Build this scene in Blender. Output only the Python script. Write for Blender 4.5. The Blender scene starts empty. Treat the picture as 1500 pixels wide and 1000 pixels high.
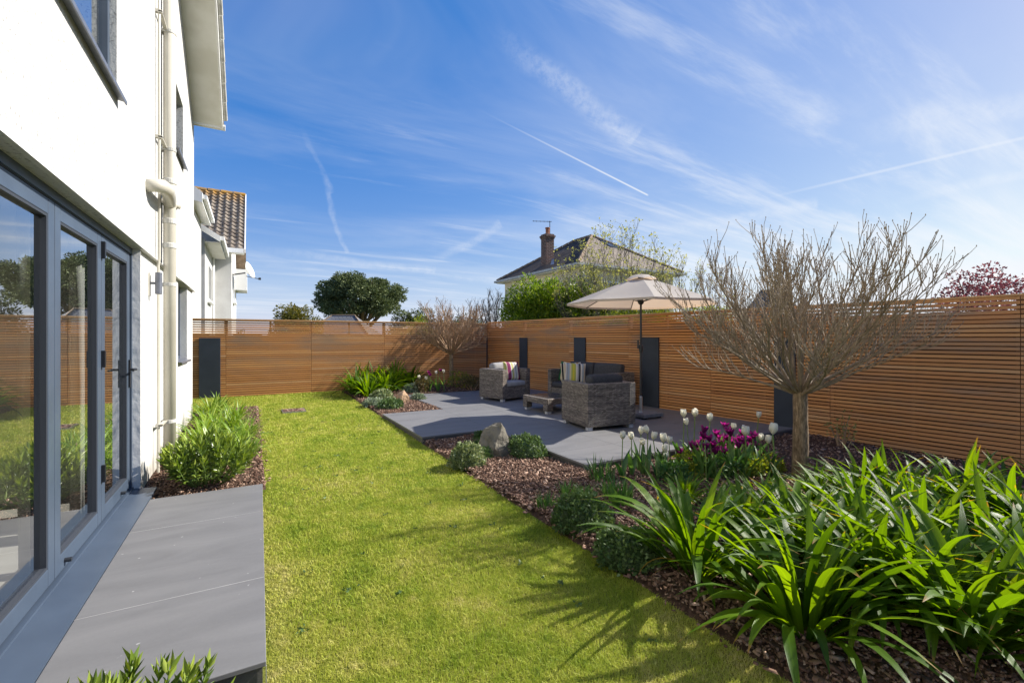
import bpy, math, random
import numpy as np
from mathutils import Vector, Matrix
S = bpy.context.scene
COL = S.collection
PI = math.pi
R = math.radians

# ------------------------------------------------------------------ camera
EYE = 1.36
TH = R(29.8)
F = 667.0
CT, ST = math.cos(TH), math.sin(TH)
def P(u, v, d):
    """world point seen at photo pixel (u, v) at forward distance d"""
    r = (u - 750) / F * d
    return (r * CT + d * ST, d * CT - r * ST, EYE - (v - 495) / F * d)
def G(u, v, z=0.0):
    d = F * (EYE - z) / (v - 495)
    return P(u, v, d)
def DIR(u, v):
    p = P(u, v, 1.0)
    w = Vector((p[0], p[1], p[2] - EYE)); w.normalize()
    return w
cam = bpy.data.cameras.new('camera')
cam.sensor_width = 36.0
cam.lens = F / 1500 * 36
cam.shift_y = -5 / 1500
cam.clip_start = 0.05
cam.clip_end = 4000
co = bpy.data.objects.new('camera', cam); COL.objects.link(co)
co.location = (0, 0, EYE)
co.rotation_euler = (R(90), 0, -TH)
S.camera = co

# ------------------------------------------------------------------ tags and mesh helpers
def tag(o, label=None, cat=None, group=None, kind=None):
    if label: o['label'] = label
    if cat: o['category'] = cat
    if group: o['group'] = group
    if kind: o['kind'] = kind
    return o
def thing(name, label, cat, loc=(0, 0, 0), rz=0.0, group=None):
    o = bpy.data.objects.new(name, None); COL.objects.link(o)
    o.empty_display_size = 0.1
    o.location = loc; o.rotation_euler = (0, 0, rz)
    return tag(o, label, cat, group)
def link(name, me, parent=None):
    o = bpy.data.objects.new(name, me); COL.objects.link(o)
    if parent is not None: o.parent = parent
    return o
def copy_tree(o, parent=None):
    c = o.copy(); COL.objects.link(c)
    if parent is not None: c.parent = parent
    for ch in o.children: copy_tree(ch, c)
    return c

class MB:
    def __init__(s): s.v = []; s.f = []; s.t = []; s.cur = 0.5
    def _add(s, vs, fs):
        b = len(s.v); s.v += [tuple(p) for p in vs]; s.f += [tuple(i + b for i in f) for f in fs]
        s.t += [s.cur] * len(vs); return s
    def box(s, x0, x1, y0, y1, z0, z1, M=None):
        vs = [(x0,y0,z0),(x1,y0,z0),(x1,y1,z0),(x0,y1,z0),(x0,y0,z1),(x1,y0,z1),(x1,y1,z1),(x0,y1,z1)]
        if M is not None: vs = [tuple(M @ Vector(p)) for p in vs]
        return s._add(vs, [(0,3,2,1),(4,5,6,7),(0,1,5,4),(1,2,6,5),(2,3,7,6),(3,0,4,7)])
    def quad(s, a, b, c, d): return s._add([a,b,c,d], [(0,1,2,3)])
    def tri(s, a, b, c): return s._add([a,b,c], [(0,1,2)])
    def tube(s, pts, rad, n=8, cap=True):
        pts = [Vector(p) for p in pts]
        if not hasattr(rad, '__len__'): rad = [rad] * len(pts)
        vs = []; fs = []
        up = None
        for i, p in enumerate(pts):
            t = (pts[min(i+1, len(pts)-1)] - pts[max(i-1, 0)])
            if t.length < 1e-9: t = Vector((0,0,1))
            t.normalize()
            if up is None:
                up = t.orthogonal().normalized()
            else:
                up = up - t * up.dot(t)
                if up.length < 1e-6: up = t.orthogonal()
                up.normalize()
            w = t.cross(up)
            for k in range(n):
                a = 2 * PI * k / n
                vs.append(p + (up * math.cos(a) + w * math.sin(a)) * rad[i])
        for i in range(len(pts) - 1):
            for k in range(n):
                k2 = (k + 1) % n
                fs.append((i*n+k, i*n+k2, (i+1)*n+k2, (i+1)*n+k))
        if cap:
            fs.append(tuple(range(n))[::-1]); fs.append(tuple((len(pts)-1)*n + k for k in range(n)))
        return s._add(vs, fs)
    def lathe(s, prof, n=16, c=(0,0,0)):
        vs = []; fs = []
        for (r, z) in prof:
            for k in range(n):
                a = 2*PI*k/n
                vs.append((c[0] + r*math.cos(a), c[1] + r*math.sin(a), c[2] + z))
        for i in range(len(prof)-1):
            for k in range(n):
                k2 = (k+1) % n
                fs.append((i*n+k, i*n+k2, (i+1)*n+k2, (i+1)*n+k))
        fs.append(tuple(range(n))[::-1]); fs.append(tuple((len(prof)-1)*n+k for k in range(n)))
        return s._add(vs, fs)
    def prism(s, poly, z0, z1):
        n = len(poly)
        vs = [(x, y, z0) for x, y in poly] + [(x, y, z1) for x, y in poly]
        fs = [tuple(range(n))[::-1], tuple(range(n, 2*n))] + [(i, (i+1) % n, n + (i+1) % n, n + i) for i in range(n)]
        return s._add(vs, fs)
    def mesh(s, name, mat, smooth=False):
        me = bpy.data.meshes.new(name)
        me.from_pydata(s.v, [], s.f)
        at = me.attributes.new('tint', 'FLOAT', 'POINT'); at.data.foreach_set('value', s.t)
        if mat: me.materials.append(mat)
        if smooth: me.polygons.foreach_set('use_smooth', [True]*len(me.polygons))
        me.update()
        return me
    def build(s, name, mat, parent=None, smooth=False, bevel=0):
        o = link(name, s.mesh(name, mat, smooth), parent)
        if bevel:
            m = o.modifiers.new('bevel', 'BEVEL'); m.width = bevel; m.segments = 2; m.limit_method = 'ANGLE'; m.angle_limit = R(40)
        return o

def np_mesh(name, V, Fc, mat, tint=None, smooth=False):
    """V (n,3), Fc (m,k) numpy arrays"""
    V = np.asarray(V, dtype=np.float32); Fc = np.asarray(Fc, dtype=np.int32)
    me = bpy.data.meshes.new(name)
    m, k = Fc.shape
    me.vertices.add(len(V)); me.vertices.foreach_set('co', V.ravel())
    me.loops.add(m*k); me.loops.foreach_set('vertex_index', Fc.ravel())
    me.polygons.add(m)
    me.polygons.foreach_set('loop_start', np.arange(0, m*k, k, dtype=np.int32))
    me.polygons.foreach_set('loop_total', np.full(m, k, dtype=np.int32))
    if smooth: me.polygons.foreach_set('use_smooth', np.ones(m, dtype=bool))
    if tint is not None:
        at = me.attributes.new('tint', 'FLOAT', 'POINT'); at.data.foreach_set('value', np.asarray(tint, dtype=np.float32))
    if mat: me.materials.append(mat)
    me.update(calc_edges=True)
    return me

# ------------------------------------------------------------------ materials
class NT:
    def __init__(s, name):
        s.m = bpy.data.materials.new(name); s.m.use_nodes = True
        s.t = s.m.node_tree; s.t.nodes.clear()
        s.out = s.t.nodes.new('ShaderNodeOutputMaterial')
    def n(s, typ, **kw):
        nd = s.t.nodes.new(typ)
        for k, v in kw.items():
            if k.startswith('i_'):
                key = k[2:]
                key = int(key) if key.isdigit() else key.replace('_', ' ')
                s.set(nd.inputs[key], v)
            else: setattr(nd, k, v)
        return nd
    def set(s, inp, v):
        if isinstance(v, bpy.types.NodeSocket): s.t.links.new(v, inp)
        elif isinstance(v, bpy.types.Node): s.t.links.new(v.outputs[0], inp)
        else:
            if isinstance(v, (tuple, list)) and len(v) == 3 and inp.type == 'RGBA': v = (*v, 1)
            inp.default_value = v
    def math(s, op, a, b=None, c=None, clamp=False):
        nd = s.t.nodes.new('ShaderNodeMath'); nd.operation = op; nd.use_clamp = clamp
        s.set(nd.inputs[0], a)
        if b is not None: s.set(nd.inputs[1], b)
        if c is not None: s.set(nd.inputs[2], c)
        return nd.outputs[0]
    def mix(s, f, a, b, blend='MIX'):
        nd = s.t.nodes.new('ShaderNodeMix'); nd.data_type = 'RGBA'; nd.blend_type = blend
        s.set(nd.inputs[0], f); s.set(nd.inputs[6], a); s.set(nd.inputs[7], b)
        return nd.outputs[2]
    def ramp(s, f, stops, interp='LINEAR'):
        nd = s.t.nodes.new('ShaderNodeValToRGB'); cr = nd.color_ramp; cr.interpolation = interp
        while len(cr.elements) < len(stops): cr.elements.new(0.5)
        for e, (p, c) in zip(cr.elements, stops):
            e.position = p; e.color = (*c, 1) if len(c) == 3 else c
        s.set(nd.inputs[0], f); return nd.outputs[0]
    def sm(s, x, a, b, lo=0.0, hi=1.0):
        nd = s.t.nodes.new('ShaderNodeMapRange'); nd.interpolation_type = 'SMOOTHSTEP'
        s.set(nd.inputs[0], x); s.set(nd.inputs[1], a); s.set(nd.inputs[2], b); s.set(nd.inputs[3], lo); s.set(nd.inputs[4], hi)
        return nd.outputs[0]
    def coord(s, kind='Object', scale=None, rot=None, loc=None):
        tc = s.t.nodes.new('ShaderNodeTexCoord')
        if scale is None and rot is None and loc is None: return tc.outputs[kind]
        mp = s.t.nodes.new('ShaderNodeMapping')
        s.t.links.new(tc.outputs[kind], mp.inputs[0])
        if scale is not None: mp.inputs['Scale'].default_value = scale if hasattr(scale, '__len__') else (scale,)*3
        if rot is not None: mp.inputs['Rotation'].default_value = rot
        if loc is not None: mp.inputs['Location'].default_value = loc
        return mp.outputs[0]
    def noise(s, vec, scale, detail=4, rough=0.55, dist=0.0):
        nd = s.t.nodes.new('ShaderNodeTexNoise')
        if vec is not None: s.set(nd.inputs['Vector'], vec)
        nd.inputs['Scale'].default_value = scale; nd.inputs['Detail'].default_value = detail
        nd.inputs['Roughness'].default_value = rough; nd.inputs['Distortion'].default_value = dist
        return nd.outputs[0]
    def attr(s, name='tint'):
        nd = s.t.nodes.new('ShaderNodeAttribute'); nd.attribute_name = name; return nd.outputs['Fac']
    def bump(s, h, strength=0.3, dist=0.01):
        nd = s.t.nodes.new('ShaderNodeBump'); nd.inputs['Strength'].default_value = strength; nd.inputs['Distance'].default_value = dist
        s.set(nd.inputs['Height'], h); return nd.outputs[0]
    def bsdf(s, color, rough=0.6, normal=None, spec=0.4, metal=0.0, **kw):
        nd = s.t.nodes.new('ShaderNodeBsdfPrincipled')
        s.set(nd.inputs['Base Color'], color); s.set(nd.inputs['Roughness'], rough)
        nd.inputs['Specular IOR Level'].default_value = spec; nd.inputs['Metallic'].default_value = metal
        if normal is not None: s.set(nd.inputs['Normal'], normal)
        for k, v in kw.items(): s.set(nd.inputs[k.replace('_', ' ')], v)
        return nd.outputs[0]
    def done(s, sh):
        s.t.links.new(sh, s.out.inputs[0]); return s.m

def simple(name, c1, c2=None, scale=8.0, rough=0.6, bump=0.0, bscale=60, bdist=0.004, spec=0.4, metal=0.0, kind='Object'):
    k = NT(name); v = k.coord(kind)
    col = c1 if c2 is None else k.mix(k.sm(k.noise(v, scale), 0.3, 0.7), c1, c2)
    nrm = k.bump(k.noise(v, bscale, 3), bump, bdist) if bump else None
    return k.done(k.bsdf(col, rough, nrm, spec, metal))

def leafmat(name, stops, trans=0.35, tcol=(1.15, 1.25, 0.5), rough=0.35, gloss=0.5, nscale=3.0, nmix=0.25, strap=False):
    """leaf colour from the per-leaf tint and a soft noise; thin leaves let light through"""
    k = NT(name)
    v = k.coord('Object')
    t = k.attr()
    f = k.math('ADD', t, k.math('MULTIPLY', k.math('SUBTRACT', k.noise(v, nscale, 2), 0.5), nmix*2), clamp=True)
    col = k.ramp(f, stops)
    nrm = None
    if strap:      # long veins, a paler midrib, dry brown tips on some leaves
        ac = k.attr('across'); al = k.attr('along')
        vein = k.math('SINE', k.math('MULTIPLY', ac, 34.0)); nrm = k.bump(vein, 0.25, 0.002)
        col = k.mix(k.math('MULTIPLY', k.sm(k.math('ABSOLUTE', ac), 0.0, 0.22, 0.35, 0.0), 1.0), col, k.mix(1.0, col, (1.7, 1.6, 1.5, 1), 'MULTIPLY'))
        tipb = k.math('MULTIPLY', k.sm(k.math('ADD', al, k.math('MULTIPLY', k.math('SUBTRACT', k.noise(v, 40, 3), 0.5), 0.12)), 0.90, 0.97), k.sm(t, 0.52, 0.56))
        col = k.mix(tipb, col, (0.33, 0.20, 0.07))
        spot = k.math('MULTIPLY', k.sm(k.noise(v, 26, 3, 0.6), 0.70, 0.76), 0.6)
        col = k.mix(spot, col, (0.26, 0.20, 0.05))
    pr = k.bsdf(col, rough, nrm, gloss)
    tr = k.n('ShaderNodeBsdfTranslucent'); k.set(tr.inputs[0], k.mix(1.0, col, (*tcol, 1), 'MULTIPLY'))
    mx = k.n('ShaderNodeMixShader'); mx.inputs[0].default_value = trans
    k.t.links.new(pr, mx.inputs[1]); k.t.links.new(tr.outputs[0], mx.inputs[2])
    return k.done(mx.outputs[0])

M = {}
def mk_materials():
    # white rough render
    k = NT('white_render'); v = k.coord('Object')
    st = k.coord('Object', (40, 9, 40), (R(28), 0, 0))
    h = k.math('ADD', k.math('MULTIPLY', k.noise(st, 1.0, 5, 0.6), 0.7), k.math('MULTIPLY', k.noise(v, 90, 3), 0.4))
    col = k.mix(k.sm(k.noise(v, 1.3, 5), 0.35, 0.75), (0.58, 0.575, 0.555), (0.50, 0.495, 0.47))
    groove_shade = k.math('MULTIPLY', k.sm(k.noise(k.coord('Object', (40, 5, 40), (R(34), 0, 0)), 1.0, 4, 0.65), 0.52, 0.64), k.sm(k.noise(v, 2.5, 4), 0.34, 0.60))
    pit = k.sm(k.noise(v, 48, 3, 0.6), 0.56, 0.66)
    col = k.mix(k.math('MAXIMUM', k.math('MULTIPLY', groove_shade, 0.22), k.math('MULTIPLY', pit, 0.62)), col, (0.16, 0.157, 0.15))  # groove and pit masks paint the shade of the crevices into the colour
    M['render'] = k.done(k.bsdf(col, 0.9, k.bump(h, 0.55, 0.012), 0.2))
    k = NT('painted_wall'); v = k.coord('Object'); sp = k.n('ShaderNodeSeparateXYZ'); k.set(sp.inputs[0], v)
    col = k.mix(k.sm(k.noise(v, 2.0), 0.3, 0.7), (0.66, 0.655, 0.635), (0.56, 0.55, 0.53))
    dirt = k.math('MULTIPLY', k.sm(k.math('ADD', sp.outputs[2], k.math('MULTIPLY', k.math('SUBTRACT', k.noise(v, 7, 5, 0.7), 0.5), 0.7)), -0.1, 0.34, 1.0, 0.0), 0.7)
    col = k.mix(dirt, col, (0.27, 0.235, 0.18))
    col = k.mix(k.math('MULTIPLY', k.sm(k.noise(v, 50, 2), 0.66, 0.75), 0.5), col, (0.28, 0.275, 0.26))  # dark specks: shade of small pits painted into the colour
    M['render2'] = k.done(k.bsdf(col, 0.9, k.bump(k.noise(v, 60, 3), 0.4, 0.01), 0.2))
    M['cream_wall'] = simple('cream_wall', (0.78, 0.69, 0.50), (0.70, 0.62, 0.45), 1.5, 0.9, 0.2, 40, 0.01, 0.2)
    M['upvc'] = simple('cream_plastic', (0.56, 0.53, 0.45), (0.49, 0.46, 0.385), 3, 0.35, 0, spec=0.5)
    M['white_plastic'] = simple('white_plastic', (0.80, 0.80, 0.78), (0.74, 0.74, 0.72), 2.5, 0.4, 0)
    M['soffit'] = simple('soffit_board', (0.72, 0.71, 0.66), (0.60, 0.585, 0.52), 2.5, 0.5, 0)
    M['gutter'] = simple('weathered_gutter', (0.55, 0.54, 0.50), (0.36, 0.355, 0.33), 7, 0.55, 0.2, 30)
    M['frame'] = simple('blue_grey_aluminium', (0.062, 0.085, 0.122), (0.052, 0.072, 0.105), 4, 0.42, 0.04, 300, 0.002, 0.5)
    M['black'] = simple('black_plastic', (0.012, 0.013, 0.016), None, rough=0.45)
    M['gasket'] = simple('dark_gasket', (0.034, 0.04, 0.052), None, rough=0.6)
    M['grey_metal'] = simple('grey_metal', (0.17, 0.18, 0.21), (0.13, 0.14, 0.165), 20, 0.4, 0, metal=0.3)
    M['pole'] = simple('anthracite_pole', (0.022, 0.024, 0.028), None, rough=0.35, spec=0.6)
    M['steel'] = simple('brushed_steel', (0.50, 0.50, 0.50), None, rough=0.35, metal=0.9)
    # glass: thin reflective sheet
    k = NT('window_glass')
    gm = k.n('ShaderNodeNewGeometry'); dp = k.n('ShaderNodeVectorMath'); dp.operation = 'DOT_PRODUCT'; k.set(dp.inputs[0], gm.outputs['Incoming']); k.set(dp.inputs[1], gm.outputs['Normal'])
    F1 = k.math('MULTIPLY_ADD', k.math('POWER', k.math('SUBTRACT', 1.0, k.math('ABSOLUTE', dp.outputs['Value'])), 5.0), 0.957, 0.043)
    fr = k.n('ShaderNodeMath', operation='DIVIDE'); k.set(fr.inputs[0], k.math('MULTIPLY', F1, 4.8)); k.set(fr.inputs[1], k.math('MULTIPLY_ADD', F1, 3.8, 1.0))
    tp = k.n('ShaderNodeBsdfTransparent'); tp.inputs[0].default_value = (0.82, 0.85, 0.85, 1)
    gl = k.n('ShaderNodeBsdfGlossy'); gl.inputs['Roughness'].default_value = 0.0; gl.inputs[0].default_value = (0.98, 0.99, 1.0, 1)
    mx = k.n('ShaderNodeMixShader'); k.t.links.new(fr.outputs[0], mx.inputs[0]); k.t.links.new(tp.outputs[0], mx.inputs[1]); k.t.links.new(gl.outputs[0], mx.inputs[2])
    M['glass'] = k.done(mx.outputs[0])
    # porcelain paving
    k = NT('grey_porcelain'); v = k.coord('Object')
    st = k.coord('Object', (0.9, 3.2, 1), (0, 0, R(20)))
    a = k.noise(st, 1.6, 6, 0.62, 0.6); b = k.noise(v, 60, 3)
    col = k.ramp(k.math('ADD', k.math('MULTIPLY', a, 0.85), k.math('MULTIPLY', b, 0.15)), [(0.3, (0.132, 0.131, 0.133)), (0.5, (0.159, 0.158, 0.160)), (0.7, (0.184, 0.182, 0.183))])
    dt = k.sm(k.noise(v, 26, 2, 0.4), 0.74, 0.78)
    M['paving'] = k.done(k.bsdf(k.mix(k.math('MULTIPLY', dt, 0.5), col, (0.5, 0.49, 0.47)), 0.62, k.bump(b, 0.15, 0.002), 0.35))
    M['paving_edge'] = simple('paving_edge', (0.07, 0.068, 0.068), (0.10, 0.095, 0.09), 9, 0.7, 0.2, 80)
    M['grout'] = simple('pale_grout', (0.42, 0.41, 0.40), (0.33, 0.32, 0.31), 6, 0.9)
    # cedar slats: tint = each board
    k = NT('cedar_slat'); tt = k.attr(); v = k.coord('Object')
    g = k.noise(k.coord('Object', (2.5, 60, 60)), 1.0, 5, 0.6, 0.4)
    f = k.math('ADD', k.math('MULTIPLY', tt, 0.62), k.math('MULTIPLY', g, 0.38))
    col = k.ramp(f, [(0.08, (0.40, 0.160, 0.055)), (0.32, (0.55, 0.250, 0.085)), (0.5, (0.64, 0.280, 0.095)), (0.68, (0.69, 0.340, 0.122)), (0.9, (0.73, 0.43, 0.22))])
    sv = k.sm(k.noise(k.coord('Object', (0.9, 1, 5.5)), 0.8, 5, 0.6), 0.44, 0.66)
    sep = k.n('ShaderNodeSeparateXYZ'); k.set(sep.inputs[0], v)
    hi = k.math('MULTIPLY', sv, k.sm(sep.outputs[2], 0.3, 1.75, 0.25, 0.85))
    hi = k.math('ADD', hi, k.math('MULTIPLY', k.sm(sep.outputs[0], 8.0, 13.5), k.sm(g, 0.3, 0.7, 0.15, 0.6)), clamp=True)
    col = k.mix(hi, col, (0.335, 0.235, 0.16))
    M['cedar'] = k.done(k.bsdf(col, 0.68, k.bump(g, 0.25, 0.002), 0.25))
    M['cedar_cap'] = simple('cedar_cap', (0.78, 0.45, 0.19), (0.62, 0.34, 0.14), 4, 0.65, 0.2, 50)
    M['fence_post'] = simple('fence_post', (0.16, 0.085, 0.045), (0.11, 0.06, 0.035), 5, 0.8, 0.2, 40)
    M['old_board'] = simple('old_board', (0.085, 0.052, 0.032), (0.05, 0.033, 0.022), 2.5, 0.9, 0.3, 30)
    M['slate_panel'] = simple('slate_panel', (0.026, 0.034, 0.046), (0.034, 0.043, 0.057), 3, 0.62, 0.12, 120, 0.002)
    # ground
    k = NT('lawn_soil'); v = k.coord('Object')
    col = k.mix(k.sm(k.noise(v, 1.1, 5, 0.6), 0.35, 0.65), (0.125, 0.155, 0.022), (0.20, 0.19, 0.05))
    M['lawn'] = k.done(k.bsdf(col, 0.95, k.bump(k.noise(v, 120, 3), 0.6, 0.01), 0.1))
    M['soil'] = simple('dark_bark_soil', (0.06, 0.036, 0.026), (0.12, 0.075, 0.052), 25, 0.95, 0.9, 45, 0.02, 0.15)
    k = NT('bark_chip'); t = k.attr(); g = k.noise(k.coord('Object'), 90, 3)
    col = k.ramp(t, [(0.0, (0.05, 0.027, 0.019)), (0.3, (0.14, 0.078, 0.053)), (0.6, (0.30, 0.185, 0.130)), (1.0, (0.60, 0.44, 0.33))])
    M['bark'] = k.done(k.bsdf(k.mix(k.math('MULTIPLY', g, 0.3), col, (0.09, 0.05, 0.033)), 0.85, None, 0.2))
    M['field'] = simple('far_ground', (0.07, 0.10, 0.03), (0.09, 0.09, 0.04), 0.3, 0.95)
    # grass blades: tint per blade, big soft patches
    k = NT('grass_blade'); t = k.attr(); v = k.coord('Object')
    pt = k.noise(v, 1.15, 4, 0.6); pf = k.noise(v, 9, 3, 0.6)
    f = k.math('ADD', k.math('MULTIPLY', t, 0.46), k.math('ADD', k.math('MULTIPLY', k.math('SUBTRACT', pt, 0.13), 0.58), k.math('MULTIPLY', k.math('SUBTRACT', pf, 0.5), 0.80)), clamp=True)
    col = k.ramp(f, [(0.02, (0.135, 0.235, 0.021)), (0.32, (0.345, 0.42, 0.041)), (0.58, (0.52, 0.525, 0.095)), (0.82, (0.65, 0.58, 0.23)), (1.0, (0.70, 0.55, 0.32))])
    pr = k.bsdf(col, 0.55, None, 0.25)
    tr = k.n('ShaderNodeBsdfTranslucent'); k.set(tr.inputs[0], col)
    mx = k.n('ShaderNodeMixShader'); mx.inputs[0].default_value = 0.35
    k.t.links.new(pr, mx.inputs[1]); k.t.links.new(tr.outputs[0], mx.inputs[2])
    M['grass'] = k.done(mx.outputs[0])
    # rattan weave
    k = NT('grey_rattan'); v = k.coord('Object')
    sp = k.n('ShaderNodeSeparateXYZ'); k.set(sp.inputs[0], v)
    gn = k.n('ShaderNodeNewGeometry'); tcn = k.n('ShaderNodeTexCoord')
    sn = k.n('ShaderNodeSeparateXYZ'); k.set(sn.inputs[0], tcn.outputs['Normal'])
    top = k.math('GREATER_THAN', k.math('ABSOLUTE', sn.outputs[2]), 0.7)
    uu = k.math('ADD', sp.outputs[0], k.math('MULTIPLY', sp.outputs[1], k.math('SUBTRACT', 1.0, top)))
    vv = k.math('ADD', k.math('MULTIPLY', sp.outputs[2], k.math('SUBTRACT', 1.0, top)), k.math('MULTIPLY', sp.outputs[1], top))
    cb = k.n('ShaderNodeCombineXYZ'); k.set(cb.inputs[0], uu); k.set(cb.inputs[1], vv)
    br = k.n('ShaderNodeTexBrick'); k.set(br.inputs['Vector'], cb.outputs[0])
    br.offset = 0.5; br.inputs['Scale'].default_value = 1.0; br.inputs['Brick Width'].default_value = 0.050; br.inputs['Row Height'].default_value = 0.016
    br.inputs['Mortar Size'].default_value = 0.0028; br.inputs['Mortar Smooth'].default_value = 0.6; br.inputs['Bias'].default_value = 0.0
    k.set(br.inputs['Color1'], (0.125, 0.105, 0.088)); k.set(br.inputs['Color2'], (0.33, 0.285, 0.245)); k.set(br.inputs['Mortar'], (0.018, 0.015, 0.013))
    bands = k.noise(k.coord('Object', (0.3, 0.3, 15)), 1.0, 3)
    stn = k.noise(k.coord('Object', (1.5, 1.5, 62)), 1.0, 1)
    f2 = k.math('ADD', k.math('MULTIPLY', bands, 0.6), k.math('MULTIPLY', stn, 0.6))
    col = k.mix(1.0, br.outputs[0], k.ramp(f2, [(0.38, (0.45, 0.44, 0.43)), (0.72, (1.30, 1.27, 1.22))]), 'MULTIPLY')
    hh = k.math('ADD', k.math('MULTIPLY', k.math('SUBTRACT', 1.0, br.outputs[1]), 0.8), k.math('MULTIPLY', k.math('SINE', k.math('MULTIPLY', uu, 150)), 0.25))
    M['rattan'] = k.done(k.bsdf(col, 0.5, k.bump(hh, 0.8, 0.006), 0.45))
    M['foot'] = simple('pale_foot', (0.48, 0.49, 0.52), None, rough=0.4)
    M['cushion'] = simple('charcoal_fabric', (0.052, 0.052, 0.056), (0.066, 0.066, 0.07), 30, 0.9, 0.3, 250, 0.002, 0.2)
    M['cushion_grey'] = simple('grey_fabric', (0.33, 0.32, 0.315), (0.27, 0.265, 0.26), 7, 0.9, 0.3, 200, 0.003, 0.2)
    M['glass_top'] = simple('smoked_glass', (0.05, 0.05, 0.052), None, rough=0.22, spec=0.5)
    def stripes(name, cols, width):
        k = NT(name); sp = k.n('ShaderNodeSeparateXYZ'); k.set(sp.inputs[0], k.coord('Object'))
        f = k.math('ADD', k.math('DIVIDE', sp.outputs[0], width), 0.5)
        n = len(cols)
        col = k.ramp(f, [(i / n, c) for i, c in enumerate(cols)], 'CONSTANT')
        wv = k.noise(k.coord('Object', (20, 1, 160)), 1.0, 2)
        return k.done(k.bsdf(k.mix(k.math('MULTIPLY', wv, 0.35), col, k.mix(1.0, col, (0.6, 0.6, 0.6), 'MULTIPLY')), 0.9, k.bump(wv, 0.3, 0.003), 0.15))
    cr, ol, pk, wh, pu, bk, gn_, or_, gy, bl = (0.62,0.53,0.36), (0.42,0.43,0.10), (0.30,0.045,0.13), (0.66,0.62,0.55), (0.17,0.04,0.10), (0.015,0.016,0.022), (0.02,0.15,0.06), (0.55,0.24,0.05), (0.30,0.30,0.31), (0.30,0.36,0.42)
    M['stripe_pink'] = stripes('pink_stripe', [cr, ol, cr, pk, pu, pk, wh, ol, cr, wh, gy, wh, cr, pk, pu, pk], 0.46)
    M['stripe_green'] = stripes('green_stripe', [gn_, gn_, cr, ol, bk, bk, or_, cr, bk, bl, bk, cr], 0.46)
    M['stripe_pale'] = stripes('pale_stripe', [cr, bk, cr, or_, cr, bl, wh, cr, gy, wh, or_, cr, wh], 0.46)
    M['stripe_yellow'] = stripes('yellow_stripe', [wh, gy, bl, cr, ol, (0.60,0.52,0.06), ol, wh, gy, bk, wh, bl, cr, wh], 0.46)
    # parasol cloth
    k = NT('parasol_cloth'); v = k.coord('Object'); w = k.noise(v, 6, 3)
    col = k.mix(w, (0.66, 0.61, 0.545), (0.59, 0.54, 0.48))
    tr = k.n('ShaderNodeBsdfTranslucent'); k.set(tr.inputs[0], (0.60, 0.45, 0.32, 1))
    mx = k.n('ShaderNodeMixShader'); mx.inputs[0].default_value = 0.42
    k.t.links.new(k.bsdf(col, 0.85, k.bump(k.noise(v, 180, 2), 0.2, 0.002), 0.2), mx.inputs[1]); k.t.links.new(tr.outputs[0], mx.inputs[2])
    M['parasol'] = k.done(mx.outputs[0])
    M['concrete'] = simple('grey_slab', (0.17, 0.175, 0.19), (0.13, 0.135, 0.145), 14, 0.8, 0.2, 80)
    # bark of the trees
    k = NT('tree_bark'); v = k.coord('Object', (55, 55, 14)); g = k.noise(v, 1.0, 5, 0.65)
    col = k.ramp(g, [(0.3, (0.085, 0.058, 0.035)), (0.5, (0.22, 0.155, 0.092)), (0.72, (0.40, 0.29, 0.18))])
    M['trunk'] = k.done(k.bsdf(col, 0.9, k.bump(g, 0.8, 0.012), 0.2))
    M['branch'] = simple('branch_bark', (0.34, 0.26, 0.17), (0.20, 0.155, 0.105), 14, 0.75, 0.3, 90, 0.003, 0.3)
    M['twig_warm'] = simple('warm_twig', (0.42, 0.27, 0.15), (0.28, 0.185, 0.11), 9, 0.75)
    M['twig_grey'] = simple('grey_twig', (0.15, 0.125, 0.10), (0.11, 0.095, 0.08), 5, 0.85)
    M['rock'] = simple('grey_rock', (0.19, 0.17, 0.13), (0.075, 0.07, 0.055), 5, 0.85, 0.9, 14, 0.03, 0.3)
    M['sandstone'] = simple('sandstone', (0.50, 0.34, 0.20), (0.33, 0.21, 0.13), 9, 0.9, 0.8, 18, 0.02)
    # leaves
    M['agapanthus'] = leafmat('strap_leaf', [(0.0, (0.030, 0.076, 0.007)), (0.5, (0.078, 0.160, 0.010)), (0.9, (0.135, 0.235, 0.012)), (1.0, (0.18, 0.27, 0.015))], 0.50, (2.2, 1.85, 0.22), 0.40, 0.26, 4, 0.12, True)
    M['yellow_leaf'] = leafmat('withered_leaf', [(0.0, (0.45, 0.30, 0.03)), (1.0, (0.50, 0.36, 0.12))], 0.4, (1.2, 1.0, 0.5), 0.5, 0.3)
    M['daylily'] = leafmat('pale_strap_leaf', [(0.0, (0.085, 0.175, 0.014)), (0.5, (0.20, 0.315, 0.030)), (1.0, (0.37, 0.45, 0.08))], 0.35, (1.3, 1.3, 0.5), 0.38, 0.45)
    M['dark_leaf'] = leafmat('dark_leaf', [(0.0, (0.055, 0.10, 0.014)), (0.5, (0.14, 0.215, 0.028)), (1.0, (0.33, 0.40, 0.07))], 0.25, (1.3, 1.3, 0.4), 0.3, 0.55)
    M['sedum'] = leafmat('mound_leaf', [(0.0, (0.05, 0.09, 0.028)), (0.6, (0.105, 0.175, 0.058)), (1.0, (0.22, 0.29, 0.12))], 0.2, (1.2, 1.2, 0.6), 0.5, 0.35)
    M['sedum_pale'] = leafmat('variegated_leaf', [(0.0, (0.11, 0.16, 0.06)), (0.5, (0.22, 0.27, 0.12)), (1.0, (0.42, 0.44, 0.26))], 0.2, (1.1, 1.1, 0.7), 0.55, 0.3)
    M['silver'] = leafmat('silver_leaf', [(0.0, (0.16, 0.21, 0.12)), (1.0, (0.40, 0.45, 0.33))], 0.2, (1.0, 1.05, 0.8), 0.6, 0.25)
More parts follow.
